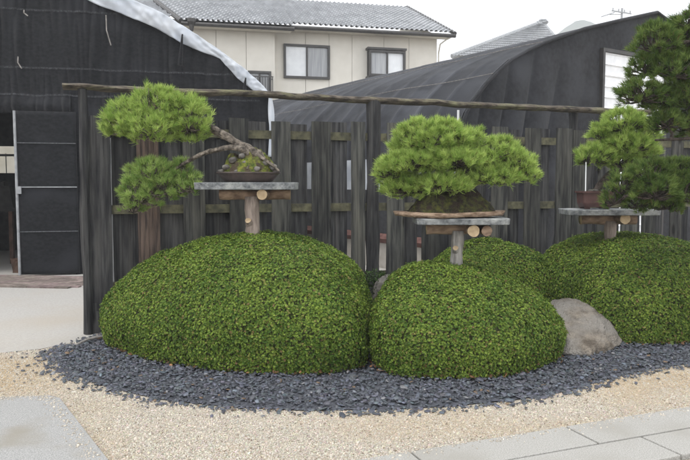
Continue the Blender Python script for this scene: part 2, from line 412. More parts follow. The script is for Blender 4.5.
k = len(pp); pl.add([(p.x, p.y, 0.001) for p in pp] + [(p.x, p.y, .024) for p in pp],
    [tuple(range(k, 2 * k))] + [(i, (i + 1) % k, k + (i + 1) % k, k + i) for i in range(k)])
o = pl.build('pavement', M['granite2'], kind='structure')
bv = o.modifiers.new('bevel', 'BEVEL'); bv.width = .006; bv.segments = 2

# ------------------------------------------------------------------ fence
fe = thing('fence', 'tall charred black board fence with a bark log along its top', 'fence', fp(0))
boards = [(88, 111, 'F'), (112, 138, 'B'), (137, 159, 'W'), (158, 184, 'B'), (183, 204.5, 'F'), (203.5, 230, 'B'), (229, 248, 'F'),
          (247, 267, 'B'), (271, 290, 'F'), (289, 307.6, 'B'), (311, 329.5, 'F'), (328.5, 347.6, 'B'), (350.3, 364, 'F'),
          (385.8, 403, 'F'), (402, 418.2, 'B'), (421, 439, 'F'), (438, 455, 'B'), (458, 473, 'F'), (472, 486.6, 'B'),
          (490, 506, 'F'), (505, 519.8, 'B'), (523, 538.5, 'F'), (537.5, 550, 'B'), (554, 569.5, 'F'), (570.5, 582.5, 'F'),
          (584, 597, 'B'), (596, 609, 'F'), (608, 621, 'B'), (620, 636, 'F'), (641, 654, 'F'), (653.5, 664, 'B'), (669, 680, 'F'), (679, 690, 'B'),
          (690.5, 701, 'F'), (700, 711, 'B'), (711.5, 722, 'F'), (721, 732, 'B'), (732.5, 744, 'F'), (744.5, 755, 'F')]
bays = [(60, 366), (366, 574), (574, 638), (638, 770)]
for lo_, hi_ in bays:
    fb, bb = MB(), MB()
    for u0, u1, kd in boards:
        if not (lo_ <= (u0 + u1) / 2 < hi_): continue
        s0_, s1_ = fs(u0), fs(u1); off = .033 if kd in 'FW' else -.033
        top = 2.19 + U(-.02, .02) - (.02 if kd == 'B' else 0); bot = .25 + U(-.03, .03)
        tn = U(.75, 1.35); tc = (tn, tn, tn * 1.0) 
        if kd == 'W': tc = (1.9, 1.38, 1.1)
        elif kd == 'F' and u0 > 100: tc = (tn * 1.12, tn * 1.13, tn * 1.02)
        mb = fb if kd in 'FW' else bb
        c = fp((s0_ + s1_) / 2, off, (top + bot) / 2)
        wdt = s1_ - s0_
        # a warped plank: ragged edges, a slight cup
        nz = 14; sd = U(0, 99)
        def plank(i, j, front):
            z = bot + (top - bot) * j
            e_ = .004 * noise.noise(Vector((sd, z * 3, i * 7)))
            cup = .006 * (1 - (2 * i - 1) ** 2)
            q = fp(s0_ + wdt * i + e_, off + (.011 if front else -.011) + cup + .004 * noise.noise(Vector((z * 1.5, sd, 2))))
            return (q.x, q.y, z + (.006 * noise.noise(Vector((i * 3, sd, 5))) if j in (0, 1) else 0))
        vs = [plank(i / 3, j / nz, True) for j in range(nz + 1) for i in range(4)] + [plank(i / 3, j / nz, False) for j in range(nz + 1) for i in range(4)]
        h = 4 * (nz + 1); f_ = []
        for j in range(nz):
            for i in range(3):
                a_ = j * 4 + i; f_ += [(a_, a_ + 1, a_ + 5, a_ + 4), (h + a_ + 4, h + a_ + 5, h + a_ + 1, h + a_)]
            a_ = j * 4; f_ += [(h + a_, a_, a_ + 4, h + a_ + 4), (a_ + 3, h + a_ + 3, h + a_ + 7, a_ + 7)]
        for i in range(3):
            a_ = nz * 4 + i; f_ += [(a_, a_ + 1, h + a_ + 1, h + a_), (i + 1, i, h + i, h + i + 1)]
        mb.add(vs, f_, tc)
    fb.build('front_boards', M['char'], fe)
    bb.build('back_boards', M['char'], fe)
for zc in (2.03, 1.245, .47):
    for (a_, b_) in ((89, 369), (371, 574), (576, 637), (640, 765)):
        sa, sb = fs(a_), fs(b_); rl = MB()
        c = fp((sa + sb) / 2, 0, zc); rl.box(c, (sb - sa, .04, .088 if zc > 1 else .08), fa, tone=U(.85, 1.15))
        rl.build('rail', M['mossrail'], fe)
def post(u0, u1, top, off, bottom=0):
    m_ = MB(); s0_, s1_ = fs(u0), fs(u1); w_ = s1_ - s0_
    q = [fp((s0_ + s1_) / 2 + .006 * math.sin(z * 4), off, z) for z in np.linspace(bottom, top, 9)]
    m_.tube([(p.x, p.y, p.z) for p in q], [w_ * .56 * (1 + .06 * math.sin(i * 2.3)) for i in range(9)], 8, .8, rough=.25)
    m_.build('post', M['char'], fe)
post(80.5, 89.5, 2.43, .05); post(366.5, 378, 2.43, .02); post(571, 577.5, 2.40, -.045); post(637, 641, 2.43, -.02); post(762, 768, 2.42, 0)
st = MB(); c = fp(fs(93), .005, .15); st.box(c, (.085, .08, .32), fa, jit=.01); st.build('post_stub', M['char'], fe)
lg = MB(); pts = []; n = 60; sA, sB = fs(66), fs(646)
for i in range(n + 1):
    s_ = sA + (sB - sA) * i / n
    pts.append(fp(s_, .03 + .02 * noise.noise(Vector((s_ * .9, 4, 1))), 2.452 + .02 * noise.noise(Vector((s_ * .8, 1, 7))) + .012 * noise.noise(Vector((s_ * 3, 1, 3))) - .012 * s_ / 3))
def beam(i, j):
    k = i * n; i0 = min(int(k), n - 1); p = pts[i0].lerp(pts[i0 + 1], k - i0); w = j * 2 * math.pi
    wide = 1 + .9 * max(0, 1 - i * 7)
    r = 1 + .22 * noise.noise(Vector((i * 42, math.cos(w) * 1.3, math.sin(w) * 1.3)))
    q = p + FN * (math.cos(w) * .055 * r * wide) ; q.z += math.sin(w) * (.036 - .007 * (wide - 1)) * r
    return q
lg.grid(beam, 180, 14)
lg.f.append(tuple(j * 181 for j in range(14))); lg.mi.append(0); lg.f.append(tuple(j * 181 + 180 for j in range(14))[::-1]); lg.mi.append(0)
lg.build('top_log', M['logwood'], fe, smooth=True)
# pale pipes standing close behind the fence
for u, v0, lab in ((111.3, 138, 'thin pale pipe standing behind the leftmost fence gap'), (463.8, 110, 'thin pale pipe rising above the fence behind the central bonsai')):
    p = fp(fs(u), -.16); zt = at(u, v0, p.y).z; m_ = MB(); m_.tube([(p.x, p.y, 0), (p.x, p.y, zt)], .014, 8)
    tag(m_.build('plastic_pipe', M['pipe']), lab, 'pipe')

# ------------------------------------------------------------------ clipped bushes
def sgn(x, p): return np.sign(x) * np.abs(x) ** p
def bush(b):
    root = thing('clipped_bush', b['lab'], 'bush', (b['x'], b['Y'], 0), 'clipped azalea mounds in the slate bed')
    rx, ry, h = b['rx'], b['ry'], b['h']
    z0 = b['z0']                                # height of the widest ring as a share of h
    sd = U(0, 50)
    def surf(th, ph, k=1.0):                    # ph: -? .. pi/2
        cz = np.cos(ph); sz = np.sin(ph); ex = 2 / (b['p'] - b.get('dp', 0) * np.cos(th))
        r = sgn(cz, ex); zz = sgn(sz, ex)
        x = r * np.cos(th); y = r * np.sin(th)
        z = np.where(zz >= 0, z0 * h + zz * (1 - z0) * h, z0 * h + zz * z0 * h * 1.02)
        low = np.clip(-zz, 0, 1); tuck = 1 - .10 * low ** 2 + 0 * x
        tuck = np.where(zz < 0, (1 - .045 * low ** 2) / np.maximum(r, 1e-3), 1.0)
        Rr = plan_r(b, th); return np.stack([x * Rr * tuck, y * Rr * tuck, z], 1)
    def lump(Pt):
        return np.array([.030 * noise.noise(Vector(q) * 2.6 + Vector((sd, 0, 0))) + .016 * noise.noise(Vector(q) * 8 + Vector((0, sd, 0))) for q in Pt])
    # core of twigs
    nu, nv = 64, 26
    th = np.linspace(0, 2 * np.pi, nu, endpoint=False); ph = np.linspace(-np.pi / 2 * .999, np.pi / 2 * .999, nv)
    TH, PH = np.meshgrid(th, ph); V = surf(TH.ravel(), PH.ravel())
    lv = lump(V)
    V = V * (1 + (lv - .035) / max(rx, .5))[:, None]; V[:, 2] = np.maximum(V[:, 2], 0)
    fcs = []
    for j in range(nv - 1):
        for i in range(nu):
            i2 = (i + 1) % nu; fcs.append((j * nu + i, j * nu + i2, (j + 1) * nu + i2, (j + 1) * nu + i))
    W = V + np.array([b['x'], b['Y'], 0])
    bulk('inner_twigs', W, np.array(fcs), np.ones((len(W), 3)), M['twig'], root, True)
    # leaf rosettes
    area = 2 * np.pi * rx * ry * .5 + np.pi * (rx + ry) * h * .9
    nr = int(area * 7600)
    def sample(nn):
        th = RNG.uniform(0, 2 * np.pi, nn * 4); ph = np.arcsin(RNG.uniform(-1, 1, nn * 4)) * 1.0
        e1 = .01
        P0 = surf(th, ph); dth = (surf(th + e1, ph) - P0) / e1; dph = (surf(th, np.clip(ph + e1, -1.57, 1.57)) - P0) / e1
        N_ = np.cross(dth, dph); ja = np.linalg.norm(N_, axis=1) / np.maximum(np.cos(ph), .02)
        pr = ja / np.quantile(ja, .93); keep = RNG.random(len(pr)) < pr
        return P0[keep][:nn], norm(N_[keep])[:nn]
    Pt, Nn = sample(nr)
    lv = lump(Pt)
    Pt = Pt * (1 + lv / max(rx, .5))[:, None] + Nn * (RNG.normal(0, .009, (len(Pt), 1)) + .003)
    ok = Pt[:, 2] > .035
    # cull nothing by view: leaves cover the whole mound
    Pt, Nn = Pt[ok], Nn[ok]; n_ = len(Pt)
    L_ = 5
    ax = norm(Nn + RNG.normal(0, .38, Nn.shape) + np.array([0, 0, .12])); t1 = perp(ax); t2 = np.cross(ax, t1)
    hue = RNG.random((n_, 1))
    pz = np.array([noise.noise(Vector(q) * 3.2 + Vector((sd, 9, 1))) for q in Pt])[:, None]
    c_dark = np.array([[.054, .112, .014]]); c_light = np.array([[.21, .285, .044]])
    k_ = np.clip(.42 + .55 * (hue - .5) * 1.9 + .25 * pz, 0, 1)
    cr = c_dark * (1 - k_) + c_light * k_
    yel = RNG.random(n_) < .05; cr[yel] = np.array([.20, .19, .055]); brn = RNG.random(n_) < .010 + .03 * np.clip((.3 - Pt[:, 2]) / .3, 0, 1); cr[brn] = np.array([.17, .11, .05])
    Vs, Ts = [], []
    for l in range(L_):
        a = l * 2 * np.pi / L_ + RNG.uniform(-.4, .4, (n_, 1)); el = RNG.uniform(.15, 1.0, (n_, 1))
        d = norm(t1 * np.cos(a) + t2 * np.sin(a) + ax * el)
        s_ = np.cross(d, ax); s_ = norm(s_)
        ln = RNG.uniform(.008, .0155, (n_, 1)); wd = ln * RNG.uniform(.30, .40, (n_, 1)); nn_ = np.cross(s_, d)
        q0 = Pt; q1 = Pt + d * ln * .55 + s_ * wd - nn_ * 0; q2 = Pt + d * ln - ax * ln * .15; q3 = Pt + d * ln * .55 - s_ * wd
        Vs.append(np.stack([q0, q1, q2, q3], 1))
        Ts.append(np.repeat((cr * RNG.uniform(.8, 1.2, (n_, 1)))[:, None], 4, 1))
    V = np.concatenate(Vs).reshape(-1, 3) + np.array([b['x'], b['Y'], 0]); T = np.concatenate(Ts).reshape(-1, 3)
    V[:, 2] = np.maximum(V[:, 2], .006)
    bulk('foliage', V, np.arange(len(V)).reshape(-1, 4), T, M['leaf'], root)
for b in BUSH: bush(b)

# ------------------------------------------------------------------ pine foliage
GREENS = dict(bright=((.19, .31, .055), (.52, .64, .19)), mid=((.16, .275, .06), (.44, .56, .18)), dark=((.055, .105, .022), (.205, .28, .075)))
def tufts(P, Dr, ln, per, wid, greens, spread=.75, brown=.02):
    n_ = len(P); P = np.repeat(P, per, 0); Dd = np.repeat(norm(Dr), per, 0)
    d = norm(Dd + RNG.normal(0, spread * .55, Dd.shape)); s_ = perp(d)
    l_ = ln * RNG.uniform(.65, 1.15, (len(P), 1)); off = d * l_ * RNG.uniform(0, .14, (len(P), 1)) - Dd * ln * RNG.uniform(0, .45, (len(P), 1))
    b0 = P + off
    k_ = np.repeat(np.clip(RNG.normal(.45, .25, (n_, 1)), 0, 1), per, 0); k_ = np.clip(k_ + RNG.normal(0, .15, k_.shape), 0, 1)
    c = np.array([greens[0]]) * (1 - k_) + np.array([greens[1]]) * k_
    br = RNG.random(len(P)) < brown; c[br] = (.18, .12, .05)
    bend = np.array([0, 0, -1.]) * l_ * .02
    V = np.stack([b0 - s_ * wid / 2, b0 + s_ * wid / 2, b0 + d * l_ * .6 + s_ * wid * .42, b0 + d * l_ + bend, ], 1)
    return V.reshape(-1, 3), np.repeat(c[:, None], 4, 1).reshape(-1, 3)

def pads(root, specs, Y, ln, per, wid, greens, dens, up=.9, hub=None, bark='bark', depth=.8):
    """specs: (u, v, half width px, half height px, depth offset m) -> one foliage pad (twigs as its sub-part) each"""
    for (u, v, hw, hh, dy) in specs:
        c = at(u, v, Y + dy); k = (Y + dy) / F; rx, rz = hw * k - ln * .55, hh * k; ry = rx * depth
        rz_up = max(rz - ln * .55, .02)
        nc = max(6, int(dens * rx * ry * 22)); 
        # clump centres fill a flattened dome
        r = np.sqrt(RNG.random(nc)); a = RNG.uniform(0, 2 * np.pi, nc)
        cx, cy = r * np.cos(a), r * np.sin(a)
        dome = np.sqrt(np.clip(1 - r ** 2, 0, 1)); lay = RNG.random(nc)
        cz = np.where(lay < .74, dome * RNG.uniform(.78, 1.02, nc), dome * RNG.uniform(-.5, .6, nc))
        C = np.stack([cx * rx, cy * ry, -rz * .75 + (rz * .75 + rz_up) * np.where(cz > 0, cz, cz * .35)], 1)
        C += RNG.normal(0, .012, C.shape)
        nt_ = RNG.integers(2, 5, nc); P = np.repeat(C, nt_, 0) + RNG.normal(0, ln * .28, (nt_.sum(), 3)) * np.array([1, 1, .6])
        Dr = np.stack([P[:, 0] / rx * .75, P[:, 1] / ry * .75, np.full(len(P), up) + .25 * P[:, 2] / max(rz, .02)], 1) + RNG.normal(0, .25, P.shape)
        V, T = tufts(P, Dr, ln, per, wid, greens)
        V = V + np.array(c)
        o = bulk('foliage_pad', V, np.arange(len(V)).reshape(-1, 4), T, M['needle'], root)
        tw = MB(); basep = Vector((c.x, c.y, c.z - rz * .75))
        if hub: 
            h_ = min(hub, key=lambda q: (q - basep).length)
            mid = h_.lerp(basep, .5) + Vector((U(-.03, .03), U(-.03, .03), U(-.01, .03)))
            tw.tube([h_, mid, basep], [.016, .013, .010], 7, rough=.3)
        idx = RNG.choice(nc, min(nc, 46), replace=False)
        for q in C[idx]:
            e_ = Vector(q) + c; m1 = basep.lerp(e_, .5) + Vector((U(-.03, .03), U(-.03, .03), -.015))
            tw.tube([basep, m1, e_], [.007, .0055, .003], 5, rough=.2)
        tw.build('twigs', M[bark], o)

def smoothpath(pts, k=4):
    pts = [Vector(p) for p in pts]; out = []
    for i in range(len(pts) - 1):
        p0 = pts[max(i - 1, 0)]; p1 = pts[i]; p2 = pts[i + 1]; p3 = pts[min(i + 2, len(pts) - 1)]
        for j in range(k):
            t = j / k
            out.append(.5 * ((2 * p1) + (p2 - p0) * t + (2 * p0 - 5 * p1 + 4 * p2 - p3) * t * t + (3 * p1 - p0 - 3 * p2 + p3) * t ** 3))
    out.append(pts[-1]); return out
def limb(root, name, pts, r0, r1, m, n_=12, rough=.45):
    q = smoothpath(pts, 6); m_ = MB()
    rr = [r0 + (r1 - r0) * i / (len(q) - 1) for i in range(len(q))]
    m_.tube(q, [r * (1 + .12 * noise.noise(p * 14)) for r, p in zip(rr, q)], n_, rough=rough); m_.build(name, m, root, True); return q
def mound(root, c, rx, ry, h, m, name='moss_mound', sq=2.1):
    m_ = MB(); sd = U(0, 40)
    def f_(i, j):
        a = i * 2 * math.pi; r = j; z = h * (1 - r ** sq)
        p = Vector((math.cos(a) * r, math.sin(a) * r, 0)); nz = noise.noise(p * 2.2 + Vector((sd, 0, 0))) * .25 + noise.noise(p * 7 + Vector((0, sd, 0))) * .16 + noise.noise(p * 17 + Vector((0, sd, 3))) * .10
        return (c[0] + rx * p.x * (1 + nz * .1), c[1] + ry * p.y * (1 + nz * .1), c[2] + max(0, z * (1 + nz * 1.3) * (1 - r ** 8) + h * .06 * nz * (1 - r)))
    m_.grid(f_, 60, 20); return m_.build(name, m, root, True)
def pebble(m_, c, r):
    sd = Vector((U(0, 50), U(0, 50), 0)); sc = Vector((U(.8, 1.3), U(.8, 1.2), U(.6, .9)))
    def f_(i, j):
        a = i * 2 * math.pi; t = (j - .5) * math.pi; p = Vector((math.cos(a) * math.cos(t), math.sin(a) * math.cos(t), math.sin(t)))
        k = r * (1 + .35 * noise.noise(p * 1.6 + sd)); return Vector(c) + Vector((p.x * sc.x, p.y * sc.y, p.z * sc.z)) * k
    m_.grid(f_, 12, 8)

def stand(label, Y, slab_px, slab_v, log_px, log_v, end_px, post_px, post_v, extra_end=None, sd=.22, pm='post'):
    """slab on two crossed logs on one post"""
    (u0, u1), (v0, v1) = slab_px, slab_v; k = Y / F
    base = at((post_px[0] + post_px[1]) / 2, 184, Y); root = thing('bonsai_stand', label, 'stand', (base.x, Y, 0), 'bonsai display stands')
    zt, zb = at(250, v0, Y).z, at(250, v1, Y).z
    xa, xb = at(u0, 184, Y).x, at(u1, 184, Y).x
    # slab with chipped edge
    m_ = MB(); nn = 44; top, bot = [], []
    for i in range(nn):
        a = 2 * math.pi * i / nn; c_, s_ = math.cos(a), math.sin(a)
        px = (xa + xb) / 2 + (xb - xa) / 2 * math.copysign(abs(c_) ** .28, c_) * (1 + .02 * noise.noise(Vector((c_ * 3, s_ * 3, Y))) + .012 * noise.noise(Vector((c_ * 11, s_ * 11, Y))))
        py = Y + sd * math.copysign(abs(s_) ** .28, s_) * (1 + .05 * noise.noise(Vector((c_ * 4, s_ * 4, Y + 3))))
        top.append((px, py, zt + .003 * noise.noise(Vector((px * 9, py * 9, 0))))); bot.append((px * 1 + (base.x - px) * .012, py + (Y - py) * .03, zb))
    vs = top + bot; m_.add(vs, [tuple(range(nn)), tuple(range(2 * nn - 1, nn - 1, -1))] + [(nn + i, nn + (i + 1) % nn, (i + 1) % nn, i) for i in range(nn)])
    o = m_.build('stone_slab', M['slab'], root); bv = o.modifiers.new('bevel', 'BEVEL'); bv.width = .006; bv.segments = 2
    lu0, lu1 = log_px; lv0, lv1 = log_v; r = (at(250, lv0, Y).z - at(250, lv1, Y).z) / 2
    zl = zb - r - .001; xl0, xl1 = at(lu0, 184, Y).x, at(lu1, 184, Y).x
    m_ = MB(); q = [(xl0 + (xl1 - xl0) * t, Y + .03, zl + .004 * math.sin(t * 9)) for t in np.linspace(0, 1, 8)]
    m_.tube(q, r, 14, rough=.18, capmi=1); m_.build('crossbeam', [M['logbark'], M['logend']], root, True)
    eu, ev, er = end_px; ec = at(eu, ev, Y - sd * .8)
    m_ = MB(); m_.tube([(ec.x, Y - sd * .82, ec.z), (ec.x + .01, Y, ec.z), (ec.x + .02, Y + sd * .8, ec.z)], er * k, 16, rough=.1, capmi=1)
    if extra_end:
        ex = at(extra_end[0], extra_end[1], Y - sd * .7); m_.tube([(ex.x, Y - sd * .7, ex.z), (ex.x + .01, Y + sd * .8, ex.z)], extra_end[2] * k, 14, rough=.1, capmi=0)
    m_.build('cross_log', [M['logbark'], M['logend']], root)
    pu0, pu1 = post_px; rp = (pu1 - pu0) / 2 * k; xp = at((pu0 + pu1) / 2, 184, Y).x; ztop = zl - r * .3
    q = [(xp + .006 * math.sin(z * 7), Y, z) for z in np.linspace(0, ztop, 12)]
    m_ = MB(); m_.tube(q, [rp * (1.12 - .16 * i / 11 + .06 * math.sin(i * 1.9)) for i in range(12)], 14, rough=.32)
    o = m_.build('post', M[pm], root, True)
    kb = MB(); zk = ztop - (.23 if pm == 'post' else .16); kb.tube([(xp - rp * .3, Y - rp * .5, zk - .02), (xp - rp * .45, Y - rp * 1.25, zk + .012)], [rp * .6, rp * .42], 10, rough=.25, capmi=1); kb.build('branch_stub', [M[pm], M['logend']], o)
    return root, zt, zb

# left stand and bonsai
YL = 6.25
stand('stone slab table with a bleached post rising from the largest bush', YL, (197, 298), (182.5, 189.5), (219, 290), (189.5, 200), (262, 194.5, 5.1), (245, 259), (200, 247))
zt = at(250, 182.5, YL).z + .004
pc = at(248.5, 184, YL)
bz = thing('bonsai_pine', 'windswept bonsai pine in a shallow oval brown pot, leaning far left', 'bonsai', (pc.x, YL, zt), 'bonsai pines on stone stands')
m_ = MB(); k = YL / F
m_.lathe([(.20, 0), (.225, .012), (.262, .05), (.285, .078), (.297, .082), (.297, .092), (.276, .092), (.262, .074), (.0, .07)], (pc.x, YL, zt), 40, 1.0, .62)
for sx in (-1, 1): m_.box((pc.x + sx * .14, YL - .06, zt + .004), (.05, .05, .012))
m_.build('pot', M['pot'], bz, True)
mound(bz, (pc.x + .01, YL, zt + .072), .275, .17, .20, M['moss'], sq=3.2)
m_ = MB()
for (u, v, r) in ((242, 156, .032), (233, 160, .036), (226, 167, .034), (221, 171, .024), (244, 163, .036), (266, 163, .034), (273, 167, .034), (276, 171, .026), (257, 169, .028), (236, 171, .022)):
    dd = -.17 * math.sqrt(max(0, 1 - ((at(u, 184, YL).x - pc.x) / .275) ** 2)) * (.55 if v < 165 else .85)
    m_ = MB(); pebble(m_, at(u, v, YL + dd), r); m_.build('rock_chip', M['pebgrey'], bz, True)
q1_ = limb(bz, 'trunk', [at(266, 168, YL), at(259, 157, YL - .03), at(249, 150.5, YL - .03), at(239, 145, YL), at(229, 138, YL), at(218, 132, YL + .02), at(210, 127, YL), at(195, 121, YL), at(170, 118, YL), at(145, 118, YL)], .058, .013, M['bark'])
q2_ = limb(bz, 'branch', [at(250, 155, YL - .07), at(241, 149.5, YL - .08), at(231, 147.5, YL - .08), at(219, 149.5, YL - .1), at(207, 152, YL - .08), at(196, 157, YL - .08), at(180, 166, YL), at(160, 178, YL), at(142, 190, YL)], .032, .010, M['bark'])
limb(bz, 'root', [at(254, 153, YL - .05), at(262, 158, YL - .09), at(271, 164, YL - .12), at(279, 171, YL - .12)], .02, .009, M['bark'], 8)
limb(bz, 'root', [at(258, 158, YL + .02), at(252, 163, YL - .1), at(247, 169, YL - .14)], .03, .012, M['bark'], 8)
hub1 = [Vector(p) for p in q1_[24:]]; hub2 = [Vector(p) for p in q2_[20:]]
pads(bz, [(130, 116, 30, 19, 0), (158, 104, 35, 19, .05), (188, 113, 29, 21, 0), (150, 125, 32, 15, -.08), (120, 123, 19, 13, .05), (192, 127, 22, 12, .05)], YL, .066, 30, .0036, GREENS['bright'], 95, .95, hub1, depth=.75)
pads(bz, [(152, 171, 30, 15, 0), (181, 172, 23, 15, .05), (139, 190, 24, 17, -.03), (165, 184, 28, 13, .02), (133, 203, 17, 13, .03), (186, 183, 15, 10, -.05)], YL, .06, 30, .0036, GREENS['mid'], 85, .8, hub2, depth=.75)

# centre stand and bonsai
YM = 5.98
stand('stone slab table on a grey post, behind the crest of the central bush', YM, (414, 507), (217.5, 223.5), (427, 486), (225, 236), (473.5, 231, 5.8), (451.5, 464), (236, 266), (487, 231, 5.2), .24, 'postgrey')
zt = at(460, 217.5, YM).z + .004
pc = at(449, 184, YM)
bz = thing('bonsai_pine', 'broad domed bonsai pine on a mossy root mound with no pot', 'bonsai', (pc.x, YM, zt), 'bonsai pines on stone stands')
m_ = MB(); nn = 60; k = YM / F
xl, xr = at(393, 184, YM).x, at(505.5, 184, YM).x
def board_z(x):
    t = (x - xl) / (xr - xl); return zt + .016 + .020 * (1 - t) ** 3 + .040 * max(0, t - .35)
top, bot = [], []
for i in range(nn):
    a = 2 * math.pi * i / nn; x = (xl + xr) / 2 + (xr - xl) / 2 * math.cos(a) * (1 + .03 * noise.noise(Vector((a * 2, 0, 1))) * abs(math.sin(a)))
    y = YM + .25 * math.sin(a) * (1 + .18 * noise.noise(Vector((math.cos(a) * 2.5, math.sin(a) * 2.5, 8))))
    top.append((x, y, board_z(x) + .018 + .008 * noise.noise(Vector((x * 9, y * 9, 1))))); bot.append((x + .02 * math.cos(a) * -1, y * .97 + YM * .03, max(zt, board_z(x) - .020 + .008 * noise.noise(Vector((x * 8, y * 8, 6))))))
m_.add(top + bot, [tuple(range(nn)), tuple(range(2 * nn - 1, nn - 1, -1))] + [(nn + i, nn + (i + 1) % nn, (i + 1) % nn, i) for i in range(nn)])
o = m_.build('bark_board', M['driftwood'], bz, True)
mound(bz, (at(451, 184, YM).x, YM, zt + .03), .44, .215, .215, M['mossdark'], 'root_mound')
tr = limb(bz, 'trunk', [at(449, 206, YM), at(452, 194, YM - .02), at(462, 184, YM), at(466, 174, YM), at(455, 164, YM), at(440, 155, YM), at(436, 143, YM)], .075, .018, M['barkdark'])
b1 = limb(bz, 'branch', [at(464, 178, YM), at(478, 172, YM), at(492, 166, YM), at(505, 160, YM), at(520, 162, YM)], .03, .010, M['barkdark'])
b2 = limb(bz, 'branch', [at(463, 184, YM), at(448, 180, YM - .05), at(428, 178, YM - .05), at(408, 180, YM)], .03, .009, M['barkdark'])
b3 = limb(bz, 'branch', [at(458, 167, YM), at(440, 164, YM - .06), at(418, 164, YM - .06), at(396, 166, YM)], .022, .008, M['barkdark'])
hub = [Vector(p) for p in tr[22:] + b1[4:] + b2[4:] + b3[4:]]
pads(bz, [(434, 132, 43, 17, 0), (412, 142, 25, 12, .1), (463, 138, 30, 14, .05), (414, 159, 36, 10, -.10), (455, 157, 38, 10, -.13), (390, 167, 20, 12, 0), (430, 160, 44, 10, .15),
          (408, 184, 29, 11, 0), (445, 182, 34, 11, -.12), (396, 176, 20, 9, .1), (425, 184, 36, 10, .14), (497, 148, 29, 13, 0), (477, 156, 24, 11, .1), (514, 160, 27, 13, .02), (494, 174, 30, 10, -.08), (523, 170, 19, 11, .05), (500, 168, 32, 10, .14)],
     YM, .058, 30, .0035, GREENS['bright'], 100, 1.1, hub, 'barkdark', .72)

# right stand and bonsai
YR = 6.95
stand('stone slab table on the broad right bush, partly behind dark pine foliage', YR, (563, 655), (209, 214.5), (582, 638), (215, 225), (625, 219, 5.0), (605, 617), (225, 248), None, .24)
zt = at(600, 209, YR).z + .004
pc = at(592, 184, YR); k = YR / F
bz = thing('bonsai_pine', 'pale green bonsai pine in a rectangular red brown pot', 'bonsai', (pc.x, YR, zt), 'bonsai pines on stone stands')
m_ = MB(); hp = at(590, 191, YR).z - zt
def rring(hx, hy, z, n_=5, r_=.03):
    out = []
    for sx, sy, a0 in ((1, 1, 0), (-1, 1, 90), (-1, -1, 180), (1, -1, 270)):
        for i in range(n_):
            a = rad(a0 + 90 * i / (n_ - 1)); out.append((pc.x + .03 + sx * (hx - r_) + r_ * math.cos(a), YR + sy * (hy - r_) + r_ * math.sin(a), zt + z))
    return out
rings = [rring(.135, .10, .018), rring(.15, .112, .06), rring(.158, .118, hp - .02), rring(.172, .13, hp - .018), rring(.172, .13, hp), rring(.152, .112, hp), rring(.15, .11, hp - .02)]
vs = [p for r in rings for p in r]; nr_ = 20
m_.add(vs, [tuple(range(nr_ - 1, -1, -1)), tuple((len(rings) - 1) * nr_ + i for i in range(nr_))] + [(j * nr_ + i, j * nr_ + (i + 1) % nr_, (j + 1) * nr_ + (i + 1) % nr_, (j + 1) * nr_ + i) for j in range(len(rings) - 1) for i in range(nr_)])
for sx in (-1, 1):
    for sy in (-1, 1): m_.box((pc.x + .03 + sx * .10, YR + sy * .07, zt + .010), (.05, .04, .02))
m_.build('pot', M['potred'], bz)
mound(bz, (pc.x + .03, YR, zt + hp - .022), .145, .10, .04, M['mossdark'], 'soil_mound')
m_ = MB()
for _ in range(7): m_ = MB(); pebble(m_, (pc.x + .03 + U(-.11, .06), YR - U(.03, .09), zt + hp + .004), U(.010, .020)); m_.build('rock_chip', M['pebgrey'], bz, True)
m_ = MB(); p0_ = at(585.5, 192, YR - .08); p1_ = at(586, 162, YR - .08); m_.tube([p0_, p1_], .0065, 6); m_.build('stake', M['pipe'], bz)
tr = limb(bz, 'trunk', [at(594, 195, YR), at(599, 187, YR), at(606, 178, YR), at(616, 171, YR), at(627, 165, YR), at(636, 155, YR), at(634, 142, YR), at(622, 132, YR)], .048, .014, M['barkdark'])
b1 = limb(bz, 'branch', [at(620, 169, YR), at(612, 163, YR - .05), at(600, 160, YR - .05), at(590, 158, YR)], .018, .008, M['barkdark'])
hub = [Vector(p) for p in tr[20:] + b1[4:]]
pads(bz, [(622, 121, 29, 14, 0), (607, 131, 21, 11, .05), (640, 130, 24, 13, .1), (628, 142, 30, 11, -.05), (598, 153, 24, 11, -.03), (617, 156, 26, 11, .05), (587, 158, 13, 7, 0), (646, 156, 20, 12, .15)],
     YR, .062, 30, .0038, GREENS['bright'], 90, .95, hub, 'barkdark', .75)

# ------------------------------------------------------------------ garden pine at the right edge
YP = 5.9
tb = at(745, 184, YP + .15)
gp_ = thing('garden_pine', 'dark green cloud pruned pine reaching in from the right edge', 'pine tree', (tb.x, YP + .15, 0))
tr = limb(gp_, 'trunk', [(tb.x + .05, YP + .15, -.02), (tb.x - .05, YP + .12, .5), at(742, 170, YP + .12), at(728, 120, YP + .1), at(738, 70, YP + .1), at(726, 20, YP + .1), at(715, -30, YP + .1), at(716, -70, YP + .1)], .085, .03, M['barkdark'], 14)
brs = []
for pts in ([(733, 130), (715, 132), (690, 138), (655, 140)], [(735, 100), (712, 97), (690, 96), (655, 95)], [(736, 65), (710, 70), (685, 68), (652, 66)], [(728, 30), (705, 38), (685, 42), (655, 44)], [(720, -5), (700, 5), (685, 14)],
            [(740, 185), (720, 196), (690, 195), (660, 192), (625, 196)], [(738, 160), (715, 178), (680, 178), (650, 176)]):
    brs += limb(gp_, 'branch', [at(u, v, YP - .02 * i) for i, (u, v) in enumerate(pts)], .028, .009, M['barkdark'], 9)
hub = [Vector(p) for p in brs]
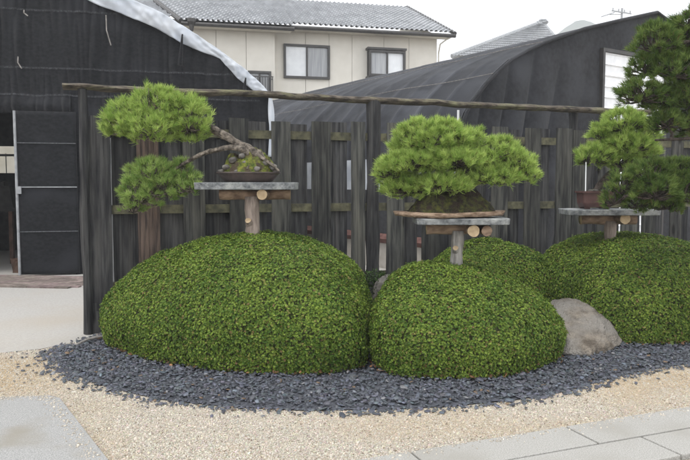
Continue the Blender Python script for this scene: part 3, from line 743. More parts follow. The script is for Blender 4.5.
pads(gp_, [(691, 19, 19, 15, .0), (655, 38, 27, 18, -.05), (684, 30, 26, 18, .12), (690, 68, 26, 18, .1), (683, 42, 26, 17, .08), (648, 62, 22, 15, .03), (676, 66, 28, 15, -.08), (642, 90, 26, 14, -.03), (668, 96, 28, 14, .06), (692, 92, 24, 17, -.06),
           (668, 118, 22, 12, -.05), (690, 120, 22, 13, .02), (712, 60, 28, 18, 0), (714, 20, 26, 18, .05), (706, 108, 24, 16, .1)],
     YP, .058, 30, .0042, GREENS['dark'], 85, .75, hub, 'barkdark', .85)
pads(gp_, [(650, 170, 27, 15, 0), (660, 180, 30, 15, .12), (678, 168, 27, 14, .05), (625, 183, 21, 15, 0), (655, 187, 27, 15, -.1), (683, 186, 27, 16, -.02), (614, 196, 15, 11, .05), (640, 200, 20, 10, .06), (668, 202, 20, 9, 0), (705, 180, 28, 18, .1)],
     YP, .056, 30, .0042, GREENS['dark'], 85, .75, hub, 'barkdark', .85)

# ------------------------------------------------------------------ stones
def boulder(name, pts, sub, amp, sd, m):
    bm = bmesh.new()
    for p in pts: bm.verts.new(p)
    r = bmesh.ops.convex_hull(bm, input=bm.verts)
    for v in [v for v in bm.verts if not v.link_faces]: bm.verts.remove(v)
    bmesh.ops.triangulate(bm, faces=bm.faces)
    for i in range(sub):
        bmesh.ops.subdivide_edges(bm, edges=bm.edges, cuts=1, use_grid_fill=True)
        if i < 3:
            for _ in range(1): bmesh.ops.smooth_vert(bm, verts=bm.verts, factor=.30, use_axis_x=True, use_axis_y=True, use_axis_z=True)
    bm.normal_update()
    for v in bm.verts:
        q = v.co; v.co = q + v.normal * (amp * noise.noise(q * 3 + Vector((sd, 0, 0))) + amp * .5 * abs(noise.noise(q * 7 + Vector((0, sd, 0)))) + amp * .22 * noise.noise(q * 22))
    me = D.meshes.new(name); bm.to_mesh(me); bm.free()
    return link(name, me, m, None, True)
P_ = [gnd(560, 362), gnd(592, 361), gnd(622, 350), gnd(603, 358, 0), at(624, 340, 6.08), at(613, 320, 6.3), at(603, 307, 6.45), at(586, 300, 6.6), at(552, 300, 6.6), at(545, 316, 6.2), at(551, 340, 5.85),
      at(578, 343, 5.78), at(590, 310, 6.15), at(603, 322, 6.08), at(600, 345, 5.88), Vector((1.85, 7.0, 0)), Vector((2.6, 6.75, 0)), Vector((2.62, 6.3, 0))]
tag(boulder('boulder', P_, 5, .045, 3, M['stone']), 'smooth brown grey boulder lying on slate between two bushes', 'boulder')
P_ = [at(371, 288, 6.95), at(374, 281, 6.9), at(391, 269, 7.0), at(396, 271, 7.1), at(384, 280, 6.85), Vector((.26, 6.85, 0)), Vector((.5, 6.9, 0)), Vector((.3, 7.15, 0)), Vector((.55, 7.15, 0))]
tag(boulder('stone', P_, 4, .015, 8, M['pebgrey']), 'small slanted grey stone in the gap between the two front bushes', 'stone')
# low green plant by the small stone
pr = at(372, 272, 7.05); sh = thing('low_shrub', 'low leafy green plant at the fence foot beside the small slanted stone', 'plant', (pr.x, 7.0, 0))
n_ = 1500; a = RNG.uniform(0, 2 * np.pi, n_); e_ = np.arcsin(RNG.uniform(0, 1, n_)); rr = RNG.uniform(.7, 1, n_)
zt_ = at(372, 269, 7.0).z
Pt = np.stack([pr.x + .03 + .22 * np.cos(a) * np.cos(e_) * rr, 7.0 + .14 * np.sin(a) * np.cos(e_) * rr, .2 + (zt_ - .2) * np.sin(e_) * rr], 1)
d = norm(np.stack([np.cos(a), np.sin(a), .6 + 0 * a], 1) + RNG.normal(0, .4, (n_, 3))); s_ = perp(d); ln = RNG.uniform(.02, .038, (n_, 1))
V = np.stack([Pt, Pt + d * ln * .5 + s_ * ln * .3, Pt + d * ln, Pt + d * ln * .5 - s_ * ln * .3], 1).reshape(-1, 3)
T = np.repeat(np.array([[.045, .085, .022]]) * RNG.uniform(.6, 1.6, (n_, 1)), 4, 0)
bulk('foliage', V, np.arange(len(V)).reshape(-1, 4), T, M['leaf'], sh)
for _ in range(5): m_ = MB(); m_.tube([(pr.x + .03 + U(-.05, .05), 7.0 + U(-.04, .04), 0), (pr.x + .03 + U(-.15, .15), 7.0 + U(-.1, .1), zt_ - U(.05, .2))], [.008, .004], 5); m_.build('stem', M['twig'], sh)
# stick by the left post
m_ = MB(); m_.tube(smoothpath([gnd(71, 347.5, .015), gnd(78, 344, .03), gnd(87, 340, .05), gnd(96, 337.5, .06), gnd(104, 337, .05)]), [.014] * 17, 7, rough=.3)
tag(m_.build('stick', M['stick'], smooth=True), 'bent grey stick lying at the foot of the left fence post', 'stick')

# ------------------------------------------------------------------ left greenhouse (net tunnel)
ga = rad(13); GD = Vector((math.cos(ga), math.sin(ga), 0)); GN = Vector((GD.y, -GD.x, 0)); GB = -GN
G0 = gnd(50, 275)
def gpx(u, v): 
    p = onplane(u, v, G0, ga); return ((p - G0).dot(GD), p.z)
def gw(w, off=0, z=0):
    p = G0 + GD * w + GN * off; return Vector((p.x, p.y, z))
gh = thing('net_greenhouse', 'big arched tunnel greenhouse with a black net end wall at left', 'greenhouse', gw(-1))
edge = [gpx(u, v) for u, v in ((271, 99), (262, 88), (245, 72), (221, 54), (187, 31), (159, 14), (130, 1), (90, -19), (50, -36), (0, -54), (-60, -70), (-120, -80))]
wR = edge[0][0]
prof = [(wR + .02, 0), (wR + .03, 1.6), (wR + .02, 2.5)] + edge
wp = edge[-1][0] - .3
full = prof + [(wp, edge[-1][1] + .03)] + [(2 * wp - w, z) for w, z in prof[::-1]]
pw = np.array([p[0] for p in prof[::-1]]); pzv = np.array([p[1] for p in prof[::-1]])
fw = np.array([p[0] for p in full[::-1]]); fz = np.array([p[1] for p in full[::-1]])
LEN = 4.6
wO0, _ = gpx(-75, 115); wO1, zl_ = gpx(72, 114)
def ztop(w): return float(np.interp(w, fw, fz))
def fold(w, z):
    return .03 * math.sin(w * 5.1 + .5 * math.sin(z * 1.2)) * max(0, noise.noise(Vector((w * .7, z * .5, 2))) + .35) + .05 * noise.noise(Vector((w * .9, z * .7, 5))) + .03 * noise.noise(Vector((w * 3.6, z * .5, 9))) + .045 * abs(noise.noise(Vector((w * 8, z * .7, 4)))) * (1.6 + 2 * noise.noise(Vector((w * 1.1, z, 6))))
ew = MB()
wl = full[-1][0]
def wall(wa, wb, zb_fn, nu, nv):
    def f_(i, j):
        w = wa + (wb - wa) * i; zt = max(ztop(w), zb_fn(w) + .01); z = zb_fn(w) + (zt - zb_fn(w)) * j
        bulge = .07 * math.exp(-((z - zl_ - .12) / .12) ** 2) if zb_fn(w) > .5 else 0
        p = gw(w, fold(w, z) + bulge, z); return p
    ew.grid(f_, nu, nv, tone=lambda i, j: 1.0)
wall(wO0, wO1, lambda w: zl_, 200, 50)
wall(wO1, wR, lambda w: 0, 220, 60)
wall(wl, wO0, lambda w: 0, 60, 30)
wo = ew.build('end_wall', M['net'], gh, True)
# stitched horizontal seams of the net
for v_l, v_r in ((6, 22), (65, 76), (93, 101)):
    sm = MB(); nn = 260
    def f_(i, j):
        u = -40 + 300 * i; w, z = gpx(u, v_l + (v_r - v_l) * i + 1.2 * noise.noise(Vector((u * .04, v_l, 0))))
        z = z + .03 * (j - .5)
        if z > ztop(w) - .02: z = ztop(w) - .02
        return gw(w, fold(w, z) + .008 + .012 * noise.noise(Vector((w * 14, z, 2))) + (.07 * math.exp(-((z - zl_ - .12) / .12) ** 2) if w < wO1 else 0), z)
    sm.grid(f_, nn, 2); sm.build('seam', M['softseam'], wo)
# roof cover
rc = MB(); 
def f_(i, j):
    k = i * (len(full) - 1); a_ = min(int(k), len(full) - 2); t = k - a_
    w = full[a_][0] * (1 - t) + full[a_ + 1][0] * t; z = full[a_][1] * (1 - t) + full[a_ + 1][1] * t
    p = gw(w, .05 - LEN * j, z + .015); return p
rc.grid(f_, 120, 6); rc.build('roof_cover', M['netroof'], gh, True)
# white tarp hem along the arch
up_ = [(272, 98), (262, 86.5), (245, 71), (221, 53), (187, 30), (159, 13), (130, .5), (90, -20), (60, -33), (30, -45)]
dn_ = [(269, 100), (255, 94), (236, 79), (220, 60.5), (182, 45.5), (156, 30), (130, 19.5), (84, .5), (50, -14), (20, -26)]
hm = MB()
def f_(i, j):
    k = i * 9; a_ = min(int(k), 8); t = k - a_
    pu = (up_[a_][0] * (1 - t) + up_[a_ + 1][0] * t, up_[a_][1] * (1 - t) + up_[a_ + 1][1] * t)
    pdn = (dn_[a_][0] * (1 - t) + dn_[a_ + 1][0] * t, dn_[a_][1] * (1 - t) + dn_[a_ + 1][1] * t)
    w0, z0_ = gpx(*pu); w1, z1_ = gpx(*pdn)
    w = w0 + (w1 - w0) * j; z = z0_ + (z1_ - z0_) * j + .02
    wr = .05 * noise.noise(Vector((i * 24 + j * 2, j * 1.2, 3))) + .02 * noise.noise(Vector((i * 60, j * 3, 8)))
    return gw(w, .075 + .018 * math.sin(j * math.pi) + wr, z + .03 * noise.noise(Vector((i * 14, 2, j))) * j)
hm.grid(f_, 150, 14)
o = hm.build('tarp_hem', M['whiteplastic'], gh, True); sm_ = o.modifiers.new('thick', 'SOLIDIFY'); sm_.thickness = .012
tl = MB()
def f_(i, j):
    w0, z0_ = gpx(269.5 + 1.5 * math.sin(j * 3), 97 + 60 * j); wd = .05 + .06 * math.sin(min(1, j * 2.2) * math.pi * .8) 
    return gw(w0 - wd / 2 + wd * i, .10 + .03 * noise.noise(Vector((i * 3, j * 4, 1))), z0_)
tl.grid(f_, 6, 24); o = tl.build('tarp_tail', M['whiteplastic'], gh, True); sm_ = o.modifiers.new('thick', 'SOLIDIFY'); sm_.thickness = .01
# clips (dark tie straps) on the hem
for (u0, v0, u1, v1) in ((182.5, 36, 180, 66), (245, 79, 243, 96)):
    c_ = MB(); a_ = gpx(u0, v0); b_ = gpx(u1, v1); c_.tube([gw(a_[0], .16, a_[1]), gw((a_[0] + b_[0]) / 2, .13, (a_[1] + b_[1]) / 2), gw(b_[0], .10, b_[1])], [.012, .03, .045], 6); c_.build('tie_strap', M['net'], gh)
for (u0, v0, u1, v1) in ((107, 17, 112, 47), (26, 12, 30, 18), (20, 58, 24, 70)):
    c_ = MB(); a_ = gpx(u0, v0); b_ = gpx(u1, v1); c_.tube([gw(a_[0], .13, a_[1]), gw((a_[0] + b_[0]) / 2 - .03, .14, (a_[1] + b_[1]) / 2), gw(b_[0], .15, b_[1])], .010, 5); c_.build('tie_string', M['stick'], gh)
# door panel, hung half open in front of the opening
dr = MB(); wa, za = gpx(22.5, 275); wb, zb_ = gpx(80.5, 275); zt_ = gpx(50, 112)[1]
def f_(i, j): 
    w = wa + (wb - wa) * i; z = .03 + (zt_ - .03) * j; return gw(w, .10 + .008 * noise.noise(Vector((w * 3, z * 3, 1))), z)
dr.grid(f_, 20, 40); door = dr.build('door', M['net'], gh, True)
sm_ = door.modifiers.new('thick', 'SOLIDIFY'); sm_.thickness = .03
fr = MB(); fr.tube([gw(wa - .015, .11, 0.02), gw(wa - .02, .11, zt_)], .022, 8); fr.build('door_frame', M['steel'], door)
for vv, ww, key in ((143.5, .012, 'seam'), (187, .016, 'steel'), (231, .012, 'seam')):
    m_ = MB(); z = gpx(50, vv)[1]; m_.box(gw((wa + wb) / 2, .117, z), (wb - wa, .012, ww), ga); m_.build('door_batten', M[key], door)
m_ = MB(); z = gpx(24, 190)[1]; m_.box(gw(wa + .02, .135, z), (.07, .03, .12), ga); m_.build('door_latch', M['steel'], door)
# back wall with a band of daylight, and clutter inside
bw = MB(); z1, z2 = 1.75, 2.35
def back(wa_, wb_, za_, zb2): 
    def f_(i, j):
        w = wa_ + (wb_ - wa_) * i; zt = min(zb2, ztop(w) - .02); z = za_ + (max(zt, za_ + .01) - za_) * j; return gw(w, -LEN, z)
    bw.grid(f_, 40, 4)
back(wl, wR, 0, z1); back(wl, wR, z2, 9)
for wq in (-3.2, -1.45, 1.8): bw.box(gw(wq, -LEN, (z1 + z2) / 2), (.08, .05, z2 - z1), ga)
bw.build('back_wall', M['dark'], gh)
wi = MB(); wi.box(gw((wl + wR) / 2, -LEN - .03, (z1 + z2) / 2), (wR - wl - .2, .02, z2 - z1), ga); wi.build('clear_panel', mat('clear_sheet', (.72, .70, .64), (.80, .78, .73), 4, .5, transl=.9), gh)
gb = MB()
for i in range(60): gb.box(gw(wl + .3 + i * (wR - wl - .5) / 60, -LEN + .04, (z1 + z2) / 2 - .08), (.018, .018, z2 - z1 - .16), ga)
gb.box(gw((wl + wR) / 2, -LEN + .05, z2 - .2), (wR - wl - .2, .03, .05), ga); gb.build('window_bars', M['steel'], gh)
# table + crate stack + bucket in the dark interior
def px_in(u, v, back_): 
    p = onplane(u, v, G0 + GB * back_, ga); return p
tp = px_in(4, 250, 2.2); tbl = thing('work_table', 'dark work table inside the greenhouse doorway', 'table', (tp.x, tp.y, 0))
m_ = MB(); m_.box((tp.x - .35, tp.y, 1.02), (1.5, .7, .06), ga); m_.build('table_top', M['dark'], tbl)
for sx in (-1.0, .3):
    for sy in (-.28, .28): m_ = MB(); m_.box((tp.x + sx, tp.y + sy, .495), (.07, .07, .99)); m_.build('leg', M['rust'], tbl)
cp = px_in(2, 200, 2.2); ch = MB(); ch.box((tp.x - .15, tp.y - .05, 1.25), (.8, .5, .40), ga, taper=.85, jit=.02); ch.box((tp.x - .2, tp.y - .05, 1.50), (.55, .4, .12), ga, jit=.02)
tag(ch.build('tool_box', M['dark']), 'dark box lying on the work table inside the greenhouse', 'box')
sp = px_in(19, 262, .5); sk = MB(); sk.lathe([(.10, .0), (.13, .22), (.14, .23), (.12, .23), (.10, .05)], (sp.x, sp.y, .004), 20)
tag(sk.build('bucket', M['rust'], smooth=True), 'small brown bucket on the floor just inside the greenhouse door', 'bucket')
br_ = thing('broom', 'thin broom leaning on the door edge inside the greenhouse', 'broom', (sp.x + .05, sp.y - .1, 0))
m_ = MB(); m_.tube([(sp.x + .06, sp.y - .12, .2), gw(wa + .02, -.02, 1.6)], .013, 6); m_.build('handle', M['rust'], br_)
m_ = MB(); m_.box((sp.x + .04, sp.y - .12, .1), (.16, .06, .2), taper=.5, jit=.01); m_.build('bristles', M['rust'], br_)
# brick strip before the door
bs_ = MB(); pa, pb = gnd(-60, 286.5), gnd(84, 289.5); 
Ls = (pb - pa).length; dirb = (pb - pa).normalized(); nb = Vector((-dirb.y, dirb.x, 0)); W_ = 1.25
for i in range(int(Ls / .21)):
    for j in range(int(W_ / .105)):
        c_ = pa + dirb * (.21 * (i + (.5 if j % 2 else 0))) + nb * (.105 * (j + .5)); t = U(.7, 1.3)
        bs_.box((c_.x, c_.y, .012), (.202, .098, .024), math.atan2(dirb.y, dirb.x), tone=(t, t * U(.92, 1.05), t))
M['brickt'] = mat('brick_paver', (.14, .112, .10), (.22, .18, .162), 18, .9, .5, 60, tone=True)
bs_.build('brick_path', M['brickt'], kind='structure')

# ------------------------------------------------------------------ middle greenhouse (grey net tunnel)
ta = rad(33); TD = Vector((math.cos(ta), math.sin(ta), 0)); TB = Vector((-TD.y, TD.x, 0))
kf = 1.1; T0 = Vector((110 / F * 9.5 * kf, 9.5 * kf, 0))
def tpx(u, v):
    p = onplane(u, v, T0, ta); return ((p - T0).dot(TD), p.z)
def tw(g_, z, back_=0, off=0):
    p = T0 + TD * g_ + TB * (back_ - off); return Vector((p.x, p.y, z))
tg = thing('net_tunnel', 'long grey net tunnel greenhouse with white door behind the fence', 'greenhouse', tw(3, 0))
gpts = [tpx(u, v) for u, v in ((459, 128), (464, 113), (471, 101), (485, 83), (498, 70), (509, 60), (527, 50), (540, 44), (553, 39), (582, 29), (616, 21), (655, 12.5))]
g0_ = gpts[0][0]; peak = gpts[-1]
prof = [(g0_ - .12, 0), (g0_ - .09, 1.0), (g0_ - .04, 1.9)] + gpts
right = [(peak[0] + .35, peak[1] - .10), (peak[0] + 1.2, peak[1] - .45), (peak[0] + 2.1, peak[1] - 1.1), (peak[0] + 2.8, peak[1] - 2.0), (peak[0] + 3.0, 1.5), (peak[0] + 3.05, 0)]
tfull = prof + right
cum = [0]
for a, b in zip(tfull[:-1], tfull[1:]): cum.append(cum[-1] + math.hypot(b[0] - a[0], b[1] - a[1]))
def tprof(s_):
    return float(np.interp(s_, cum, [p[0] for p in tfull])), float(np.interp(s_, cum, [p[1] for p in tfull]))
s_net = float(np.interp(1.95, [p[1] for p in prof], cum[:len(prof)])); TL = 12.0; HB = .62
bayt = [U(.72, 1.22) for _ in range(60)]
tr_ = MB()
def f_(i, j):
    s_ = s_net + (cum[-1] - s_net) * i; g_, z = tprof(s_); y = TL * j
    ph = (y / HB) % 1; sag = .045 * math.sin(ph * math.pi) * math.sin(min(1, z / 3.2) * math.pi * .8)
    sag -= .012 * math.exp(-((ph - .0) / .06) ** 2)
    wr = .012 * noise.noise(Vector((s_ * 1.2, y * 2.2, 3)))
    cx, cz = peak[0] * .75, 1.0; d = Vector((g_ - cx, z - cz)); d.normalize()
    return tw(g_ - d.x * (sag + wr), z - d.y * (sag + wr), y)
def tone_(i, j):
    y = TL * j; t = bayt[int(y / HB)]; s_ = s_net + (cum[-1] - s_net) * i
    return t * (1 + .25 * noise.noise(Vector((s_ * .8, y, 1)))) * (1.4 if (y / HB) % 1 < .14 else 1)
tr_.grid(f_, 150, 192, tone_); tcov = tr_.build('net_cover', M['netroof'], tg, True)
for sgv in (1.6, 2.9):
    rp = MB(); q = [tw(*tprof(s_net + sgv), y) for y in np.linspace(0, TL, 60)]
    q = [Vector((p.x - .02, p.y - .02, p.z + .02 + .05 * noise.noise(Vector((p.y * .6, sgv, 0))))) for p in q]; rp.tube(q, .006, 5); rp.build('rope', M['stick'], tg)
# white skirt + red base along the side
def side(z0_, z1_, nm, mt):
    m_ = MB()
    def f_(i, j):
        z = z0_ + (z1_ - z0_) * j; g_ = float(np.interp(z, [p[1] for p in prof], [p[0] for p in prof])) - .015
        return tw(g_ + .012 * noise.noise(Vector((i * 30, z * 2, 4))), z, TL * i)
    m_.grid(f_, 90, 5, tone=lambda i, j: 1.0); return m_.build(nm, mt, tg, True)
side(1.40, 1.96, 'white_skirt', M['greysheet']); side(.62, 1.40, 'lower_net', M['gablenet']); side(0, .47, 'base_wall', M['basegrey'])
rb = MB(); c0, c1 = tw(g0_ - .13, 0, 0), tw(g0_ - .13, 0, TL); cm = (c0 + c1) / 2; rb.box((cm.x, cm.y, .54), (.10, TL, .2), ta + math.pi / 2 * 0, tone=1)
rb.v = []; rb.f = []; rb.t = []; rb.mi = []
rb.tube([tw(g0_ - .14, .54, 0), tw(g0_ - .14, .54, TL)], .085, 4); rb.build('base_plank', M['redbase'], tg)
# gable: net sheet with folds + door
gb_ = MB(); d0, dz0 = tpx(601, 52); d1 = d0 + 1.9
def gtop(g_): return float(np.interp(g_, [p[0] for p in tfull[2:-1]], [p[1] for p in tfull[2:-1]]))
def gfold(g_, z): return .13 * (abs(math.sin((g_ - .22 * z) * 5.4 + 1.3 * math.sin(g_))) ** .6) * math.exp(-((g_ - 1.6) / 1.3) ** 2) * max(0, min(1, (3.9 - z) / 1.5)) + .03 * noise.noise(Vector((g_ * 1.3, z * .7, 2)))
def gsheet(ga_, gb2, zb2, nu, nv):
    def f_(i, j):
        g_ = ga_ + (gb2 - ga_) * i; zt = max(gtop(g_), zb2 + .01); z = zb2 + (zt - zb2) * j; return tw(g_, z, 0, .02 + gfold(g_, z))
    gb_.grid(f_, nu, nv)
gsheet(tfull[0][0] + .02, d0, 0, 110, 40); gsheet(d0, d1, dz0, 30, 12); gsheet(d1, tfull[-1][0] - .02, 0, 30, 20)
gb_.build('gable_net', M['gablenet'], tg, True)
pipe = MB(); pipe.tube([tw(*p, 0, .05) for p in tfull], .028, 8); pipe.build('end_hoop', M['gablenet'], tg)
dd = MB(); zb2 = .05; nn = 0
rib = (dz0 - tpx(601, 107)[1]) / 5.0
def f_(i, j):
    z = zb2 + (dz0 - zb2) * j; ph = ((dz0 - z) / rib) % 1; off = .03 * (1 - min(1, abs(ph - .12) / .10)) if abs(ph - .12) < .1 else 0
    return tw(d0 + (d1 - d0) * i, z, 0, .05 + off)
dd.grid(f_, 2, 260); dpo = dd.build('door', M['whitepanel'], tg)
m_ = MB()
for g_ in (d0 - .03, d1 + .03): m_.box(tw(g_, dz0 / 2, 0, .06), (.06, .08, dz0), ta)
m_.box(tw((d0 + d1) / 2, dz0 + .03, 0, .06), (d1 - d0 + .12, .08, .06), ta); m_.build('door_frame', M['alum'], tg)
bk = MB(); 
bk.add([tw(p[0], p[1], TL - .02) for p in tfull], [tuple(range(len(tfull)))]); bk.build('far_gable', M['net'], tg)

# ------------------------------------------------------------------ cream house
ha = rad(13); HD = Vector((math.cos(ha), math.sin(ha), 0)); HN = Vector((HD.y, -HD.x, 0)); HY = 26.0
H0 = at(275, 184, HY); H0.z = 0
PRO = .55                                          # the left block stands forward
H1 = H0 + HN * PRO
def hpx(u, v, p0=H0): p = onplane(u, v, p0, ha); return ((p - p0).dot(HD), p.z)
def hw(w, z, off=0): p = H0 + HD * w + HN * off; return Vector((p.x, p.y, z))
ho = thing('house', 'cream two storey house with pale tiled roof behind the net tunnel', 'house', hw(2, 0))
ze = hpx(360, 29)[1]; wr_ = hpx(437, 60)[0]; zeL = hpx(240, 25, H1)[1]; wc = hpx(275, 60, H1)[0]; wl_ = hpx(145, 20, H1)[0]
wl2 = MB(); cuts = [hpx(u, 60)[0] for u in (275, 305.5, 329, 352, 384, 409)] + [wr_]
cuts[0] = -.2
for a_, b_ in zip(cuts[:-1], cuts[1:]): wl2.box(hw((a_ + b_) / 2, ze / 2, -.06), (b_ - a_ - .014, .1, ze), ha)
cl = [wl_, hpx(185, 40, H1)[0], hpx(216, 40, H1)[0], hpx(246, 40, H1)[0], wc]
for a_, b_ in zip(cl[:-1], cl[1:]): wl2.box(hw((a_ + b_) / 2, zeL / 2, PRO - .06), (b_ - a_ - .014, .1, zeL), ha)
wl2.box(hw(wc - .045, zeL / 2, PRO / 2 - .06), (.09, PRO - .02, zeL - .01), ha)
wl2.box(hw(wr_ - .05, ze / 2, -3.6), (.1, 6.9, ze), ha); wl2.box(hw(wl_ + .05, zeL / 2, PRO - 3.6), (.1, 6.9, zeL), ha)
wl2.build('wall', M['siding'], ho)
bk = MB(); bk.box(hw((wr_ - .2) / 2, ze / 2 - .02, -.14), (wr_ + .1, .05, ze - .05), ha); bk.box(hw((wl_ + wc) / 2, zeL / 2 - .02, PRO - .14), (wc - wl_ - .1, .05, zeL - .05), ha); bk.build('wall_joints', M['joint'], ho)
def roof_sheet(a, b, c, d, nt, nr_, parent):       # eave a->b, ridge d->c
    a, b, c, d = map(Vector, (a, b, c, d)); nrm = (b - a).cross(d - a).normalized(); m_ = MB()
    if nrm.z < 0: nrm = -nrm
    def f_(i, j):
        p = a.lerp(b, i).lerp(d.lerp(c, i), j); x = i * nt; y = j * nr_
        wv = .5 + .5 * math.cos(2 * math.pi * x); fx = y % 1
        return p + nrm * (.055 * wv ** 1.5 + .085 * (1 - fx))
    tones = {}
    def tn(i, j):
        key = (int(i * nt + .5), int(j * nr_)); 
        if key not in tones: tones[key] = U(.88, 1.1)
        return tones[key]
    nu, nv = nt * 8, nr_
    vs, f2, tt = [], [], []
    for r in range(nr_):
        for jj in (0.001, .999):
            for i in range(nu + 1): vs.append(f_(i / nu, (r + jj) / nr_)); tt.append((tn(i / nu, (r + .5) / nr_),) * 3)
    for r in range(2 * nr_ - 1):
        for i in range(nu): q = r * (nu + 1) + i; f2.append((q, q + 1, q + nu + 2, q + nu + 1))
    b_ = len(m_.v); m_.add(vs, f2); m_.t = tt
    return m_.build('roof', M['rooftile'], parent, False)
OV = .62
eL = onplane(292, 22.5, H0 + HN * OV, ha); eR = onplane(455, 37, H0 + HN * OV, ha); eR.z = eL.z = (eL.z + eR.z) / 2
run, rise = 5.0, 2.25
eLL = eL - HD * 6
rf = roof_sheet(eLL, eR, eR - HN * run + Vector((0, 0, rise)) - HD * .35, eLL - HN * run + Vector((0, 0, rise)), 62, 19, ho)
# left, lower roof
fL = onplane(181, 20.5, H1 + HN * OV, ha); fR = onplane(294, 28, H1 + HN * OV, ha); fL.z = fR.z = (fL.z + fR.z) / 2
rf2 = roof_sheet(fL, fR, fR - HN * 3 + Vector((0, 0, 1.42)), fL - HN * 3 + Vector((0, 0, 1.42)) - HD * 1.0, 22, 11, ho)
for a_, b_, r_ in ((eLL, eR, .075), (fL, fR, .075)):
    m_ = MB(); m_.tube([a_ + HN * .05 + Vector((0, 0, -.075)), b_ + HN * .05 + Vector((0, 0, -.075))], r_, 8); m_.build('gutter', M['alum'], ho)
    m_ = MB(); c_ = (a_ + b_) / 2 - HN * (OV / 2 + .02) + Vector((0, 0, -.06)); m_.box((c_.x, c_.y, c_.z), ((b_ - a_).length - .1, OV - .05, .06), ha); m_.build('soffit', M['fascia'], ho)
m_ = MB(); m_.tube([fL + Vector((0, 0, .02)), fL - HN * 3 + Vector((0, 0, 1.44)) - HD * 1.0], .09, 8); m_.build('verge', M['alum'], ho); m_ = MB(); m_.tube([eR + Vector((0, 0, .03)), eR - HN * run + Vector((0, 0, rise + .04)) - HD * .35], .08, 8); m_.build('verge', M['alum'], ho)
# gable wall triangle on the right, and the rear wall
m_ = MB(); m_.add([hw(wr_ - .02, ze - .05, -.1), hw(wr_ - .02, ze - .05, -7), hw(wr_ - .02, ze + 1.6, -4.3)], [(0, 1, 2)]); m_.box(hw((wl_ + wr_) / 2, ze / 2, -7), (wr_ - wl_, .1, ze), ha); m_.build('rear_wall', M['siding'], ho)
m_ = MB(); c_ = fL.lerp(fR, .09) + HN * .06; m_.lathe([(.06, -.32), (.10, -.12), (.16, -.02), (.16, .10)], c_, 12); m_.tube([c_ + Vector((0, 0, -.3)), c_ - HN * .35 + Vector((-.15, 0, -.65)), hw((hpx(186, 30, H1)[0]), zeL - .8, PRO + .05), hw((hpx(186, 30, H1)[0]), 0, PRO + .05)], .045, 8); m_.build('downpipe', M['alum'], ho)
m_ = MB(); c_ = eR - HD * .2; m_.tube([c_ + Vector((0, 0, -.1)), c_ - HN * .3 - HD * .3 + Vector((0, 0, -.35)), hw(wr_ + .05, ze - .8, .04), hw(wr_ + .05, 0, .04)], .03, 6); m_.build('downpipe', M['fascia'], ho)
def window(u0, u1, v0, v1, off, panes, p0, fwid=.085):
    w0, zt = hpx(u0, v0, p0); w1, zb2 = hpx(u1, v1, p0); o_ = off; fr = MB(); cz = (zt + zb2) / 2; hgt = zt - zb2
    for w in (w0, w1): fr.box(hw(w, cz, o_), (fwid, .14, hgt + fwid), ha)
    for z in (zt, zb2): fr.box(hw((w0 + w1) / 2, z, o_ + .003), (w1 - w0 - fwid, .14, fwid), ha)
    n_ = len(panes)
    for i in range(1, n_): fr.box(hw(w0 + (w1 - w0) * i / n_, cz, o_ - .01), (fwid * .8, .1, hgt - fwid), ha)
    f_ = fr.build('window', M['alum'], ho)
    for i, pm in enumerate(panes):
        m_ = MB(); m_.box(hw(w0 + (w1 - w0) * (i + .5) / n_, cz, o_ - .015 - .02 * i), ((w1 - w0) / n_ - fwid * .7, .02, hgt - fwid * .9), ha); m_.build('pane', M[pm], f_)
    return f_
window(284.5, 328.5, 45, 78.5, .03, ('glassw', 'glassg'), H0)
wb_ = window(370, 404, 51, 76, .30, ('glassg', 'glassw'), H0 + HN * .30)
m_ = MB(); w0, zt = hpx(370, 50, H0 + HN * .3); w1, zb2 = hpx(404, 76, H0 + HN * .3)
m_.box(hw((w0 + w1) / 2, zt + .08, .16), (w1 - w0 + .2, .36, .08), ha); m_.box(hw((w0 + w1) / 2, zb2 - .08, .16), (w1 - w0 + .2, .36, .08), ha)
for w in (w0, w1): m_.box(hw(w, (zt + zb2) / 2, .04), (.08, .06, zt - zb2), ha)
m_.build('bay_frame', M['alum'], wb_)
m_ = MB(); m_.box(hw(w0 + .01, (zt + zb2) / 2, .14), (.02, .20, zt - zb2 - .04), ha); m_.box(hw(w1 - .01, (zt + zb2) / 2, .14), (.02, .20, zt - zb2 - .04), ha); m_.build('pane', M['glassg'], wb_)
wv = window(249, 270, 72, 98, PRO + .03, ('glassg', 'glassg'), H1)
m_ = MB(); w0, zt = hpx(247, 77, H1); w1, zb2 = hpx(272, 98, H1)
for i in range(11): m_.box(hw(w0 + (w1 - w0) * i / 10, (zt + zb2) / 2, PRO + .25), (.025, .025, zt - zb2), ha)
m_.box(hw((w0 + w1) / 2, zt, PRO + .25), (w1 - w0 + .05, .04, .04), ha); m_.box(hw((w0 + w1) / 2, zb2, PRO + .25), (w1 - w0 + .05, .04, .04), ha)
for w in (w0, w1): m_.box(hw(w, zt - .06, PRO + .14), (.03, .22, .03), ha)
m_.build('railing', M['alum'], wv)

